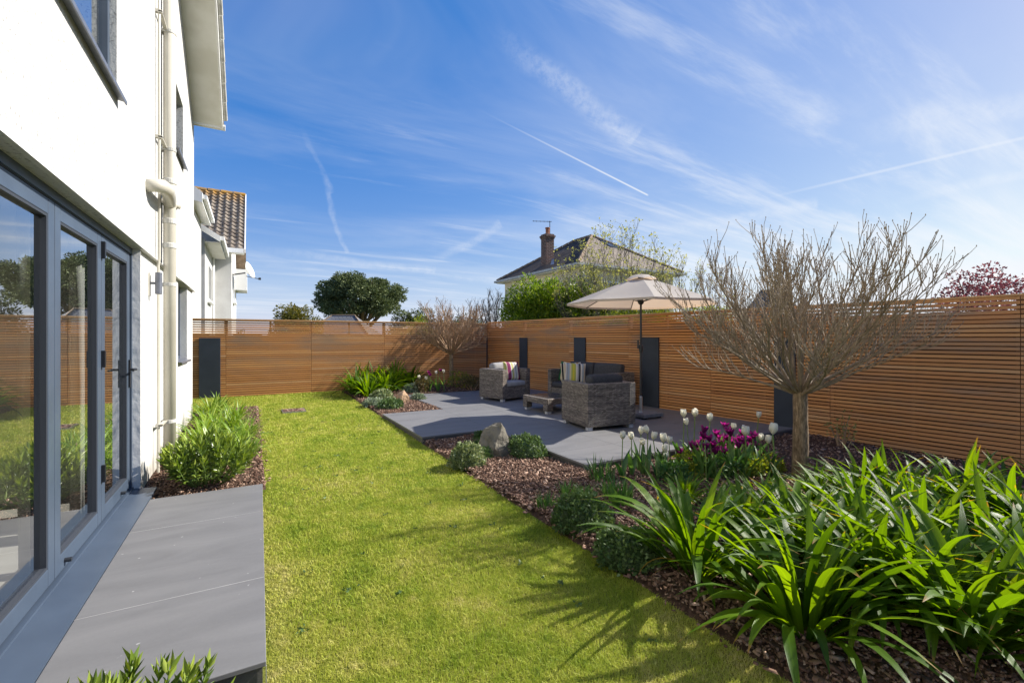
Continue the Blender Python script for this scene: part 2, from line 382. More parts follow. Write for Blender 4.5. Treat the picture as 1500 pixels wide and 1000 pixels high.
    M['tulip_leaf'] = leafmat('tulip_leaf', [(0.0, (0.045, 0.125, 0.035)), (1.0, (0.13, 0.23, 0.065))], 0.35, (1.4, 1.5, 0.5), 0.45, 0.4)
    M['stem'] = simple('green_stem', (0.17, 0.25, 0.06), (0.13, 0.20, 0.05), 20, 0.5)
    M['white_petal'] = leafmat('white_petal', [(0.0, (0.72, 0.70, 0.52)), (0.3, (0.88, 0.86, 0.76)), (1.0, (0.92, 0.91, 0.86))], 0.5, (1.0, 0.97, 0.85), 0.5, 0.3, 20, 0.1)
    M['purple_petal'] = leafmat('purple_petal', [(0.0, (0.06, 0.004, 0.045)), (0.6, (0.17, 0.012, 0.11)), (1.0, (0.34, 0.035, 0.21))], 0.45, (2.0, 0.9, 1.7), 0.4, 0.4, 20, 0.1)
    M['lime_leaf'] = leafmat('lime_leaf', [(0.0, (0.11, 0.17, 0.02)), (0.6, (0.24, 0.29, 0.03)), (1.0, (0.42, 0.40, 0.05))], 0.4, (1.3, 1.2, 0.4), 0.45, 0.3)
    M['bronze_leaf'] = leafmat('bronze_leaf', [(0.0, (0.06, 0.045, 0.02)), (0.6, (0.13, 0.11, 0.04)), (1.0, (0.20, 0.17, 0.05))], 0.3, (1.3, 1.1, 0.5), 0.5, 0.3)
    M['hedge_leaf'] = leafmat('glossy_hedge_leaf', [(0.0, (0.04, 0.09, 0.007)), (0.5, (0.15, 0.235, 0.016)), (1.0, (0.38, 0.44, 0.04))], 0.4, (1.6, 1.6, 0.35), 0.32, 0.5)
    M['spring_leaf'] = leafmat('young_leaf', [(0.0, (0.16, 0.18, 0.06)), (1.0, (0.44, 0.45, 0.22))], 0.45, (1.4, 1.3, 0.5), 0.5, 0.3)
    M['pine_leaf'] = leafmat('pine_needle', [(0.0, (0.05, 0.07, 0.028)), (0.55, (0.13, 0.165, 0.07)), (1.0, (0.27, 0.31, 0.15))], 0.12, (1.1, 1.1, 0.6), 0.7, 0.2, 0.7, 0.2)
    M['olive_leaf'] = leafmat('olive_leaf', [(0.0, (0.06, 0.075, 0.015)), (0.6, (0.16, 0.16, 0.03)), (1.0, (0.30, 0.20, 0.06))], 0.3, (1.2, 1.1, 0.5), 0.5, 0.3)
    M['red_leaf'] = leafmat('red_leaf', [(0.0, (0.09, 0.028, 0.035)), (0.6, (0.17, 0.06, 0.072)), (1.0, (0.30, 0.15, 0.15))], 0.35, (1.3, 0.9, 0.95), 0.45, 0.3)
    M['far_leaf'] = leafmat('far_leaf', [(0.0, (0.05, 0.07, 0.025)), (1.0, (0.14, 0.16, 0.06))], 0.25, (1.2, 1.2, 0.6), 0.7, 0.2)
    # roofs
    k = NT('lichen_tiles'); v = k.coord('Object'); sp = k.n('ShaderNodeSeparateXYZ'); k.set(sp.inputs[0], v)
    t = k.attr(); g = k.noise(v, 7, 4)
    base = k.ramp(k.math('ADD', k.math('MULTIPLY', t, 0.6), k.math('MULTIPLY', g, 0.4)), [(0.2, (0.17, 0.14, 0.115)), (0.8, (0.31, 0.265, 0.215))])
    lf = k.math('MULTIPLY', k.sm(sp.outputs[2], 6.75, 7.5, 0.0, 0.8), k.sm(k.noise(v, 3.2, 5, 0.65), 0.36, 0.62))
    M['pantile'] = k.done(k.bsdf(k.mix(lf, base, (0.50, 0.25, 0.03)), 0.9, k.bump(k.noise(v, 40, 3), 0.4, 0.01), 0.15))
    def flat_tiles(name, c1, c2, mort):
        k = NT(name); uv = k.coord('UV')
        br = k.n('ShaderNodeTexBrick'); k.set(br.inputs['Vector'], uv)
        br.inputs['Scale'].default_value = 1.0; br.inputs['Brick Width'].default_value = 0.26; br.inputs['Row Height'].default_value = 0.17; br.inputs['Mortar Size'].default_value = 0.018
        k.set(br.inputs['Color1'], c1); k.set(br.inputs['Color2'], c2); k.set(br.inputs['Mortar'], mort)
        g = k.noise(k.coord('Object'), 1.6, 5, 0.65)
        col = k.mix(k.sm(g, 0.45, 0.75), br.outputs[0], tuple(x*1.25 for x in c2))
        return k.done(k.bsdf(col, 0.85, k.bump(k.math('SUBTRACT', 1.0, br.outputs[1]), 0.7, 0.03), 0.2))
    M['brown_tiles'] = flat_tiles('brown_tiles', (0.065, 0.048, 0.038), (0.115, 0.085, 0.062), (0.025, 0.02, 0.018))
    M['slates'] = flat_tiles('grey_slates', (0.15, 0.155, 0.165), (0.20, 0.20, 0.21), (0.1, 0.1, 0.1))
    k = NT('chimney_brick'); v = k.coord('Object'); sp = k.n('ShaderNodeSeparateXYZ'); k.set(sp.inputs[0], v)
    cb = k.n('ShaderNodeCombineXYZ'); k.set(cb.inputs[0], k.math('ADD', sp.outputs[0], sp.outputs[1])); k.set(cb.inputs[1], sp.outputs[2])
    br = k.n('ShaderNodeTexBrick'); k.set(br.inputs['Vector'], cb.outputs[0]); br.inputs['Scale'].default_value = 1.0
    br.inputs['Brick Width'].default_value = 0.225; br.inputs['Row Height'].default_value = 0.075; br.inputs['Mortar Size'].default_value = 0.010
    k.set(br.inputs['Color1'], (0.085, 0.045, 0.038)); k.set(br.inputs['Color2'], (0.15, 0.075, 0.058)); k.set(br.inputs['Mortar'], (0.25, 0.22, 0.19))
    M['brick'] = k.done(k.bsdf(br.outputs[0], 0.9, k.bump(k.math('SUBTRACT', 1.0, br.outputs[1]), 0.5, 0.01), 0.2))
    M['terracotta'] = simple('terracotta', (0.36, 0.14, 0.07), (0.28, 0.11, 0.06), 8, 0.85)
    M['ridge_tile'] = simple('ridge_tile', (0.30, 0.22, 0.15), (0.20, 0.14, 0.09), 6, 0.9)
    M['dark_window'] = simple('dark_window', (0.03, 0.035, 0.045), None, rough=0.08, spec=0.7)
    M['floor_tile'] = simple('pale_floor_tile', (0.74, 0.69, 0.61), (0.66, 0.61, 0.54), 3, 0.45)
    M['room_wall'] = simple('room_wall', (0.55, 0.53, 0.49), None, rough=0.9)
    k = NT('curtain_cloth'); v = k.coord('Object'); col = k.mix(k.noise(v, 5), (0.84, 0.83, 0.79), (0.77, 0.76, 0.72))
    tr = k.n('ShaderNodeBsdfTranslucent'); k.set(tr.inputs[0], (0.7, 0.68, 0.62, 1)); mx = k.n('ShaderNodeMixShader'); mx.inputs[0].default_value = 0.3
    k.t.links.new(k.bsdf(col, 0.9), mx.inputs[1]); k.t.links.new(tr.outputs[0], mx.inputs[2]); M['curtain'] = k.done(mx.outputs[0])
mk_materials()

# ------------------------------------------------------------------ light and sky
SUN = Vector((1.0, -0.145, 0.74)); SUN.normalize()
EL = math.asin(SUN.z); AZ = math.atan2(SUN.x, SUN.y)
sl = bpy.data.lights.new('sun', 'SUN'); sl.energy = 4.3; sl.angle = R(0.5); sl.color = (1.0, 0.945, 0.86)
so = bpy.data.objects.new('sun', sl); COL.objects.link(so)
so.rotation_euler = (-SUN).to_track_quat('-Z', 'Y').to_euler(); so.location = (20, -4, 15)

W = bpy.data.worlds.new('World'); S.world = W; W.use_nodes = True
class WT(NT):
    def __init__(s):
        s.t = W.node_tree; s.t.nodes.clear()
        s.out = s.t.nodes.new('ShaderNodeOutputWorld')
def build_world():
    k = WT()
    sky = k.n('ShaderNodeTexSky'); sky.sky_type = 'NISHITA'; sky.sun_disc = False
    sky.sun_elevation = EL; sky.sun_rotation = AZ; sky.air_density = 1.0; sky.dust_density = 0.35; sky.ozone_density = 2.2
    # deepen the blue of the sky the way a polarised, tone mapped exposure shows it
    ss = k.n('ShaderNodeSeparateColor'); k.set(ss.inputs[0], sky.outputs[0])
    r_ = k.math('MAXIMUM', k.math('MULTIPLY', k.math('SUBTRACT', ss.outputs[0], 0.85), 0.62), 0.12)
    g_ = k.math('MULTIPLY', ss.outputs[1], 0.47)
    b_ = k.math('DIVIDE', ss.outputs[2], k.math('MULTIPLY_ADD', ss.outputs[2], 0.178, 0.68))
    hs = k.n('ShaderNodeCombineColor'); k.set(hs.inputs[0], k.math('MINIMUM', r_, 4.0)); k.set(hs.inputs[1], k.math('MINIMUM', g_, 4.0)); k.set(hs.inputs[2], k.math('MINIMUM', b_, 4.15))
    d = k.coord('Generated')
    sp = k.n('ShaderNodeSeparateXYZ'); k.set(sp.inputs[0], d)
    def dot(vec):
        nd = k.n('ShaderNodeVectorMath'); nd.operation = 'DOT_PRODUCT'; k.set(nd.inputs[0], d); nd.inputs[1].default_value = tuple(vec); return nd.outputs['Value']
    # high cirrus laid on a flat layer far above
    zc = k.math('MAXIMUM', sp.outputs[2], 0.03)
    zz = k.math('ADD', zc, 0.10)
    cb = k.n('ShaderNodeCombineXYZ'); k.set(cb.inputs[0], k.math('DIVIDE', sp.outputs[0], zz)); k.set(cb.inputs[1], k.math('DIVIDE', sp.outputs[1], zz))
    def layer(rot, sc, scale, detail, rough, dist):
        mp = k.n('ShaderNodeMapping'); k.set(mp.inputs[0], cb.outputs[0]); mp.inputs['Rotation'].default_value = (0, 0, R(rot)); mp.inputs['Scale'].default_value = sc
        return k.noise(mp.outputs[0], scale, detail, rough, dist)
    n1 = layer(-14, (0.33, 1.5, 1), 0.9, 8, 0.58, 0.5)
    n2 = layer(-20, (0.40, 2.4, 1), 1.6, 9, 0.66, 0.35)
    n3 = layer(10, (0.5, 0.8, 1), 0.55, 3, 0.5, 0.2)
    n4 = layer(75, (0.5, 1.1, 1), 1.1, 6, 0.6, 0.6)
    side = k.sm(dot(DIR(1500, 250)), 0.62, 0.97)          # more cloud towards the sunny side
    low = k.sm(sp.outputs[2], 0.0, 0.26, 1.0, 0.0)
    cov = k.math('ADD', k.math('MULTIPLY', side, 0.15), k.math('MULTIPLY', low, 0.16))
    c1 = k.sm(k.math('ADD', k.math('ADD', n1, cov), k.math('MULTIPLY', k.math('SUBTRACT', n3, 0.5), 0.4)), 0.56, 1.02)
    c2 = k.sm(k.math('ADD', k.math('ADD', n2, cov), k.math('MULTIPLY', k.math('SUBTRACT', n3, 0.5), 0.5)), 0.57, 0.88)
    c4 = k.math('MULTIPLY', k.sm(n4, 0.42, 0.85), 0.30)
    cl = k.math('ADD', k.math('ADD', k.math('MULTIPLY', c1, 0.50), k.math('MULTIPLY', c2, 0.50)), c4)
    veil = k.math('MULTIPLY', side, 0.13)
    cl = k.math('MINIMUM', k.math('ADD', cl, veil), 0.88)
    # aircraft trails: bands along great circles
    wob = k.math('SUBTRACT', k.noise(d, 9, 3), 0.5)
    fine = k.noise(d, 60, 4, 0.7)
    def trail(a, b, wid, strength, fade_in=0.15, wobble=0.0, ragged=0.0, grow=0.0):
        A = DIR(*a); B = DIR(*b); nrm = A.cross(B).normalized(); T = (B - A); L = T.length; T.normalize()
        s_ = k.math('DIVIDE', k.math('SUBTRACT', dot(T), A.dot(T)), L)
        off = dot(nrm)
        if wobble: off = k.math('ADD', off, k.math('MULTIPLY', wob, wobble))
        w_ = wid if not grow else k.math('MAXIMUM', k.math('MULTIPLY_ADD', k.math('SUBTRACT', 1.0, s_), wid*grow, wid), wid*0.3)
        core = k.math('SUBTRACT', 1.0, k.sm(k.math('DIVIDE', k.math('ABSOLUTE', off), w_), 0.15, 1.0))
        ends = k.math('MULTIPLY', k.sm(s_, 0.0, fade_in), k.sm(s_, 0.985, 1.0, 1.0, 0.0) if fade_in > 0.3 else k.sm(s_, 0.8, 1.0, 1.0, 0.0))
        m = k.math('MULTIPLY', core, k.math('MULTIPLY', ends, strength))
        if ragged: m = k.math('MULTIPLY', m, k.sm(fine, 0.5 - ragged, 0.5 + ragged*0.7))
        return m
    tr = [trail((690, 155), (951, 287), 0.0024, 0.80, 0.95),
          trail((1090, 298), (1560, 188), 0.0036, 0.34, 0.5),
          trail((437, 175), (484, 285), 0.0075, 0.12, 0.5, 0.05, 0.4),
          trail((466, 245), (508, 372), 0.0070, 0.24, 0.4, 0.05, 0.4),
          trail((700, 25), (930, 208), 0.032, 0.26, 0.5, 0.04, 0.28),
          trail((620, 392), (735, 328), 0.013, 0.28, 0.5, 0.03, 0.45),
          trail((330, 362), (640, 398), 0.012, 0.28, 0.5, 0.02, 0.45),
          trail((560, 392), (800, 420), 0.012, 0.22, 0.5, 0.02, 0.45),
          trail((1210, 208), (1560, 135), 0.024, 0.34, 0.6, 0.05, 0.5),
          trail((1290, 300), (1560, 246), 0.012, 0.34, 0.6, 0.03, 0.5),
          trail((920, 350), (1200, 298), 0.016, 0.34, 0.6, 0.03, 0.5)]
    for t_ in tr: cl = k.math('ADD', cl, k.math('MULTIPLY', t_, k.math('SUBTRACT', 1.0, cl)))
    cl = k.math('MULTIPLY', k.math('MINIMUM', cl, 0.95), 0.92)
    hz = k.sm(sp.outputs[2], 0.0, 0.22, 0.5, 0.0)
    colr = k.mix(hz, hs.outputs[0], (2.5, 3.1, 4.0))
    colr = k.mix(cl, colr, (3.8, 3.95, 4.15))
    bg = k.n('ShaderNodeBackground'); k.set(bg.inputs[0], colr); bg.inputs[1].default_value = 0.112
    k.t.links.new(bg.outputs[0], k.out.inputs[0])
build_world()
S.view_settings.view_transform = 'Standard'; S.view_settings.look = 'None'; S.view_settings.gamma = 1.0
S.view_settings.exposure = 1.12
S.render.engine = 'CYCLES'
S.cycles.use_denoising = True
S.cycles.max_bounces = 10; S.cycles.transparent_max_bounces = 16; S.cycles.caustics_reflective = False; S.cycles.caustics_refractive = False
S.cycles.sample_clamp_indirect = 6
# ================================================================== GROUND
def zl(y): return -0.14 + 0.0105 * y          # the lawn climbs gently to the back
rng = np.random.default_rng(7)
MB().box(-400, 400, -150, 900, -1.2, -0.45).build('ground', M['field'])['kind'] = 'structure'
def sheet(name, x0, x1, y0, y1, zf, mat, step=0.12):
    nx = max(2, int((x1-x0)/step)); ny = max(2, int((y1-y0)/step))
    X, Y = np.meshgrid(np.linspace(x0, x1, nx+1), np.linspace(y0, y1, ny+1))
    Z = zf(X, Y)
    V = np.stack([X.ravel(), Y.ravel(), Z.ravel()], 1)
    i = np.arange(nx)[None, :] + np.arange(ny)[:, None]*(nx+1); i = i.ravel()
    o = link(name, np_mesh(name, V, np.stack([i, i+1, i+nx+2, i+nx+1], 1), mat, smooth=True))
    o['kind'] = 'structure'
    return o
def bumps(X, Y, a, s): return a*(np.sin(X*s+1.3)*np.cos(Y*s*0.83) + 0.5*np.sin(X*s*2.3-Y*s*1.7))
sheet('lawn_ground', -6, 2.04, -5, 14.0, lambda X, Y: zl(Y) - 0.012 + bumps(X, Y, 0.004, 2.2), M['lawn'], 0.2)
BED_Z = 0.03
def zb(X, Y): return zl(Y) + BED_Z + bumps(X, Y, 0.012, 3.1)
def zbf(x, y): return float(zb(np.array(x), np.array(y)))
def edge_drop(X, Y, x_edge): return np.where(X < x_edge + 0.07, -0.045*(1 - (X - x_edge)/0.07), 0)
sheet('front_bed_soil', 2.03, 8.2, -5, 3.83, lambda X, Y: zb(X, Y) + edge_drop(X, Y, 2.03), M['soil'])
sheet('middle_bed_soil', 2.03, 3.1, 3.83, 6.02, lambda X, Y: zb(X, Y) + edge_drop(X, Y, 2.03), M['soil'])
sheet('notch_bed_soil', 2.03, 3.2, 8.26, 10.72, lambda X, Y: zb(X, Y) + edge_drop(X, Y, 2.03), M['soil'])
sheet('back_bed_soil', 2.03, 6.5, 10.72, 12.52, lambda X, Y: zb(X, Y) + edge_drop(X, Y, 2.03), M['soil'])
sheet('house_bed_soil', -0.88, 0.12, 4.87, 10.4, lambda X, Y: zb(X, Y) + np.where(X > 0.06, -0.02*(X-0.06)/0.06, 0), M['soil'])
sheet('near_bed_soil', -0.86, 0.05, -3, 2.15, lambda X, Y: zb(X, Y), M['soil'])

def chips(name, rects, seed):
    r = np.random.default_rng(seed); P0 = []
    for (x0, x1, y0, y1, dens) in rects:
        n = int((x1-x0)*(y1-y0)*dens)
        x = r.uniform(x0, x1, n); y = r.uniform(y0, y1, n)
        P0.append(np.stack([x, y, zb(x, y) + r.uniform(-0.004, 0.02, n)], 1))
    P0 = np.concatenate(P0); n = len(P0)
    L = r.gamma(1.9, 0.0095, n) + 0.006; w = L * r.uniform(0.16, 0.65, n); h = r.uniform(0.002, 0.006, n)
    a = r.uniform(0, 2*PI, n); pit = r.normal(0, 0.28, n); rol = r.normal(0, 0.35, n)
    ux = np.stack([np.cos(a)*np.cos(pit), np.sin(a)*np.cos(pit), np.sin(pit)], 1)
    uy = np.stack([-np.sin(a), np.cos(a), np.zeros(n)], 1)
    uz = np.cross(ux, uy); uy2 = uy*np.cos(rol)[:, None] + uz*np.sin(rol)[:, None]; uz2 = np.cross(ux, uy2)
    cor = []
    for (sx, sy, sz) in [(-1,-.7,-1),(1,-1,-1),(.8,1,-1),(-.9,.8,-1),(-1,-.7,1),(1,-1,1),(.8,1,1),(-.9,.8,1)]:
        cor.append(P0 + ux*(L*sx/2*r.uniform(.8, 1.1, n))[:, None] + uy2*(w*sy/2)[:, None] + uz2*(h*sz)[:, None])
    V = np.stack(cor, 1).reshape(-1, 3)
    fq = np.array([(4,5,6,7),(0,1,5,4),(1,2,6,5),(2,3,7,6),(3,0,4,7)])
    Fc = (fq[None] + (np.arange(n)*8)[:, None, None]).reshape(-1, 4)
    t = np.clip(r.beta(1.6, 2.2, n), 0, 1)
    o = link(name, np_mesh(name, V, Fc, M['bark'], np.repeat(t, 8)))
    tag(o, 'loose brown bark chips mulching the planting beds', 'bark mulch', kind='stuff')
chips('bark_mulch', [(1.95, 2.04, 0.6, 6.0, 260), (0.11, 0.17, 4.9, 10.3, 200), (2.7, 3.3, 0.9, 3.8, 900), (2.04, 3.4, 0.6, 3.83, 3000), (3.4, 5.4, 0.6, 3.83, 1500), (5.4, 7.3, 0.6, 4.0, 800), (2.04, 3.1, 3.83, 6.02, 2600),
                     (2.04, 3.18, 8.28, 10.7, 1500), (2.04, 6.2, 10.72, 12.4, 700), (-0.85, 0.11, 4.88, 10.35, 1500)], 3)

def blades(name, x, y, hh, ww, seed, tint_bias, label):
    r = np.random.default_rng(seed); n = len(x)
    z = zl(y) - 0.014 + bumps(x, y, 0.004, 2.2)
    h = hh * r.uniform(0.55, 1.25, n); w = ww * r.uniform(0.7, 1.3, n)
    a = r.uniform(0, 2*PI, n); la = r.uniform(0, 2*PI, n); le = h * np.abs(r.normal(0.55, 0.55, n))
    dx, dy = np.cos(a)*w/2, np.sin(a)*w/2
    B = np.stack([x, y, z], 1); D = np.stack([dx, dy, 0*x], 1)
    Lm = np.stack([np.cos(la)*le*0.35, np.sin(la)*le*0.35, h*0.55], 1); Lt = np.stack([np.cos(la)*le, np.sin(la)*le, h*(1-0.25*np.minimum(le/h, 1.2))], 1)
    V = np.stack([B-D, B+D, B+Lm+D*0.8, B+Lm-D*0.8, B+Lt], 1).reshape(-1, 3)
    i = np.arange(n)*5
    T = np.concatenate([np.stack([i, i+1, i+2], 1), np.stack([i, i+2, i+3], 1), np.stack([i+3, i+2, i+4], 1)])
    t = np.clip(r.beta(2, 2.6, n) + tint_bias, 0, 1)
    o = link(name, np_mesh(name, V, T, M['grass'], np.repeat(t, 5)))
    tag(o, label, 'grass', kind='stuff')
def lawn_pts(r, n, x0, x1, y0, y1): return r.uniform(x0, x1, n), r.uniform(y0, y1, n)
def lawn_all():
    r = np.random.default_rng(11)
    xs, ys, hs, ws = [], [], [], []
    for (x0, x1, y0, y1, dens, h, w) in [(0.06, 2.03, 0.9, 2.6, 42000, 0.026, 0.0024), (0.07, 2.03, 2.6, 4.3, 22000, 0.026, 0.0036), (0.08, 2.03, 4.3, 6.8, 9500, 0.027, 0.0055),
                                          (0.13, 2.03, 6.8, 10.4, 4600, 0.030, 0.009), (-1.4, 2.05, 10.4, 12.47, 3600, 0.032, 0.011)]:
        n = int((x1-x0)*(y1-y0)*dens)
        x, y = lawn_pts(r, n, x0, x1, y0, y1)
        edge = 2.03 + 0.018*np.sin(y*5.1) + 0.012*np.sin(y*13.7)
        ok = x < edge
        x, y = x[ok], y[ok]
        xs.append(x); ys.append(y); hs.append(np.full(len(x), h)); ws.append(np.full(len(x), w))
    x, y, h, w = map(np.concatenate, (xs, ys, hs, ws))
    # worn dry strip along the house paving, dry blotches, lusher tufts
    worn = np.exp(-((x-0.06)/(0.09+0.05*np.sin(y*3.7)**2))**2) * (y < 4.9) * (0.6 + 0.4*(np.sin(y*2.3+0.4) > -0.2)) + 0.8*np.exp(-((x-0.1)/0.13)**2 - ((y-2.2)/0.4)**2)
    cl = np.zeros_like(x)
    for q in range(240):
        cx, cy, s = r.uniform(0.2, 2.0), r.uniform(1, 11), r.uniform(0.025, 0.15)
        cl += r.choice([-0.30, 0.42, 0.24], p=[0.5, 0.22, 0.28]) * np.exp(-(((x-cx)**2 + (y-cy)**2)/s**2))
    h = h * (1 - 0.35*np.clip(worn, 0, 1)) * (1 - 0.35*np.clip(cl, -0.8, 1))
    blades('lawn_grass', x, y, h, w, 5, 0.55*worn + cl, 'short mown green lawn with straw coloured dry patches')
lawn_all()

# paving: slabs, dark edge and pale joints
PAVE = []
def pave(name, poly, x_joints, y_joints, xr, yr, depth=0.05):
    o = MB().prism(poly, -depth, 0.0).build(name, M['paving']); o['kind'] = 'structure'
    return o
def terrace_house():
    o = MB().prism([(-0.742, 2.18), (0.055, 2.18), (0.092, 4.855), (-0.742, 4.855)], -0.022, 0.0).build('house_terrace', M['paving'], bevel=0.003); o['kind'] = 'structure'
    s = MB().prism([(-0.742, 2.195), (0.042, 2.195), (0.078, 4.842), (-0.742, 4.842)], -0.3, -0.0225).build('terrace_riser', M['paving_edge']); s['kind'] = 'structure'
    j = MB()
    for y in (2.955, 4.085): j.box(-0.742, 0.062, y, y+0.0035, -0.01, 0.0006)
    j.box(0.0535, 0.0565, 2.186, 2.190, -0.2, -0.024)
    q = j.build('terrace_joint', M['grout']); q['kind'] = 'structure'
terrace_house()
FX = lambda y: 6.29 + 0.0994*(12.5 - y)
def patio():
    poly = [(2.04, 6.05), (3.12, 6.05), (3.12, 3.85), (FX(3.85)-0.01, 3.85), (FX(10.7)-0.01, 10.7), (3.2, 10.7), (3.2, 8.24), (2.04, 8.24)]
    o = MB().prism(poly, -0.022, 0.0).build('patio', M['paving']); o['kind'] = 'structure'
    i = 0.012
    poly2 = [(2.04+i, 6.05+i), (3.12+i, 6.05+i), (3.12+i, 3.85+i), (FX(3.85)-0.02, 3.85+i), (FX(10.7)-0.02, 10.7-i), (3.2+i, 10.7-i), (3.2+i, 8.24-i), (2.04+i, 8.24-i)]
    s = MB().prism(poly2, -0.3, -0.0225).build('patio_riser', M['paving_edge']); s['kind'] = 'structure'
    j = MB()
    xs = [3.14 + 0.9*k for k in range(5)]; ys = [3.85+0.6*k for k in range(1, 12)]
    def inside(x, y):
        if y < 3.85 or y > 10.7 or x > FX(y): return False
        if y < 6.05: return x > 3.12
        if y < 8.24: return x > 2.04
        return x > 3.2
    for y in ys:
        x0 = 3.14 if not (6.05 < y < 8.24) else 2.05
        j.box(x0, FX(y)-0.03, y, y+0.0025, -0.003, 0.0005)
    for x in xs:
        y1 = 10.68
        j.box(x, x+0.0025, 3.87 if x > 3.13 else 6.07, y1, -0.003, 0.0008)
    q = j.build('patio_joint', simple('dark_grout', (0.10, 0.10, 0.10), None, rough=0.9)); q['kind'] = 'structure'
patio()

# ================================================================== THE WHITE HOUSE
XW = -0.86; XL = -0.88; XD = -0.93
def cell_wall(mb, x0, x1, ycuts, zcuts, hole):
    """wall slab between x0 (inner) and x1 (outer); only the faces that show"""
    ny, nz = len(ycuts)-1, len(zcuts)-1
    solid = lambda i, j: 0 <= i < ny and 0 <= j < nz and not hole(0.5*(ycuts[i]+ycuts[i+1]), 0.5*(zcuts[j]+zcuts[j+1]))
    for i in range(ny):
        for j in range(nz):
            if not solid(i, j): continue
            a, b, c, d = ycuts[i], ycuts[i+1], zcuts[j], zcuts[j+1]
            mb.quad((x1,a,c),(x1,b,c),(x1,b,d),(x1,a,d)); mb.quad((x0,a,c),(x0,a,d),(x0,b,d),(x0,b,c))
            if not solid(i-1, j): mb.quad((x0,a,c),(x1,a,c),(x1,a,d),(x0,a,d))
            if not solid(i+1, j): mb.quad((x0,b,c),(x0,b,d),(x1,b,d),(x1,b,c))
            if not solid(i, j-1): mb.quad((x0,a,c),(x0,b,c),(x1,b,c),(x1,a,c))
            if not solid(i, j+1): mb.quad((x0,a,d),(x1,a,d),(x1,b,d),(x0,b,d))
YE = 9.56
DOOR0, DOOR1, HEAD = -0.30, 5.20, 2.155
SW = (7.77, 8.79, 1.03); U1 = (2.55, 4.36, 3.13, 4.6); U2 = (7.30, 8.12, 3.83, 4.72)
house = thing('white_house', 'white rendered two storey house with grey glazed doors along the lawn', 'house', (XW, 4, 0))
house_inv = Matrix.Translation((-XW, -4, 0))
def hb(mb, name, mat, parent=house, **kw):
    o = mb.build(name, mat, parent, **kw)
    if parent is house: o.matrix_parent_inverse = house_inv
    return o
w = MB()
cell_wall(w, XL-0.28, XL, [-3, DOOR0, DOOR1, SW[0], SW[1], YE], [-0.3, -0.03, SW[2], HEAD],
          lambda y, z: (DOOR0 < y < DOOR1 and z > -0.03) or (SW[0] < y < SW[1] and z > SW[2]))
hb(w, 'ground_floor_wall', M['render2'])
w = MB()
cell_wall(w, XW-0.30, XW, [-3, U1[0], U1[1], U2[0], U2[1], YE], [HEAD, U1[2], U2[2], U1[3], U2[3], 5.05],
          lambda y, z: (U1[0] < y < U1[1] and U1[2] < z < U1[3]) or (U2[0] < y < U2[1] and U2[2] < z < U2[3]))
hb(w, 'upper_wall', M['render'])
w = MB(); w.box(-8, XW-0.30, YE-0.3, YE-0.002, -0.3, 5.05); w.box(-8.3, -8, -3, YE-0.002, -0.3, 5.05); w.box(-8, XW-0.30, -3, -2.7, -0.3, 5.05)
hb(w, 'end_wall', M['render2'])
bd = MB()
bd._add([(XW, -3, HEAD+0.03), (XW+0.028, -3, HEAD), (XW, -3, HEAD), (XW, YE, HEAD+0.03), (XW+0.028, YE, HEAD), (XW, YE, HEAD)], [(0,1,4,3),(1,2,5,4),(0,2,1),(3,4,5)])
hb(bd, 'bellcast_bead', M['render2'])
# the room behind the doors
fl = MB(); fl.box(-6.0, XD-0.0, -2.7, 5.25, -0.06, -0.012); hb(fl, 'room_floor', M['floor_tile'])
rm = MB(); rm.box(-6.0, XL-0.28, 5.25, 5.35, -0.05, 2.5); rm.box(-6.1, -6.0, -2.7, 5.35, -0.05, 2.5); rm.box(-6.1, XW-0.30, -2.7, 5.35, 2.42, 2.5)
hb(rm, 'room_wall', M['room_wall'])
# gable towards the lawn: sloping verge, boxed soffit, roof
GY, GZ, EZ = 3.0, 9.2, 5.0
def gz(y): return EZ + (GZ-EZ)*(1 - abs(y-GY)/(YE-GY))
ga = MB(); ga._add([(XW, -3, 5.05), (XW, YE, 5.05), (XW, YE-0.05, 5.06), (XW, GY, GZ), (XW, -3, gz(-3)), (XW-0.3, -3, 5.05), (XW-0.3, YE, 5.05), (XW-0.3, YE-0.05, 5.06), (XW-0.3, GY, GZ), (XW-0.3, -3, gz(-3))], [(0,1,2,3,4),(5,9,8,7,6),(0,4,9,5)])
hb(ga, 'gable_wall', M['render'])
def slab(mb, xa, xb, dz0, dz1, y_end=YE-0.02):
    P_ = []
    for y in (y_end, GY, -3.56):
        P_.append([(xa, y, gz(y)+dz0), (xb, y, gz(y)+dz0), (xb, y, gz(y)+dz1), (xa, y, gz(y)+dz1)])
    b = []
    for q in P_: b += q
    mb._add(b, [(i_+4*k_, (i_+1) % 4+4*k_, (i_+1) % 4+4*k_+4, i_+4*k_+4) for k_ in (0, 1) for i_ in range(4)] + [(0,3,2,1), (8,9,10,11)])
m = MB(); slab(m, XW+0.001, -0.452, -0.025, -0.005, YE-0.12); hb(m, 'soffit', M['soffit'])
m = MB(); slab(m, -0.45, -0.428, -0.05, 0.16, YE-0.09); hb(m, 'bargeboard', M['white_plastic'])
m = MB(); m.box(XW+0.001, -0.452, YE-0.118, YE-0.095, gz(YE-0.1)-0.045, gz(YE-0.1)+0.14); hb(m, 'box_end', M['white_plastic'])
m = MB()
for side in (0, 1):
    n_ = 22
    for q in range(n_):
        ya = YE-0.06 + (GY-YE+0.06)*q/n_ if side == 0 else -3.5 + (GY+3.5)*q/n_; yb = YE-0.06 + (GY-YE+0.06)*(q+1.06)/n_ if side == 0 else -3.5 + (GY+3.5)*(q+1.06)/n_
        m.tube([(-0.405, ya, gz(ya)+0.175), (-0.405, yb, gz(yb)+0.155)], [0.045, 0.040], 8)
hb(m, 'verge_tile', M['gutter'])
m = MB()
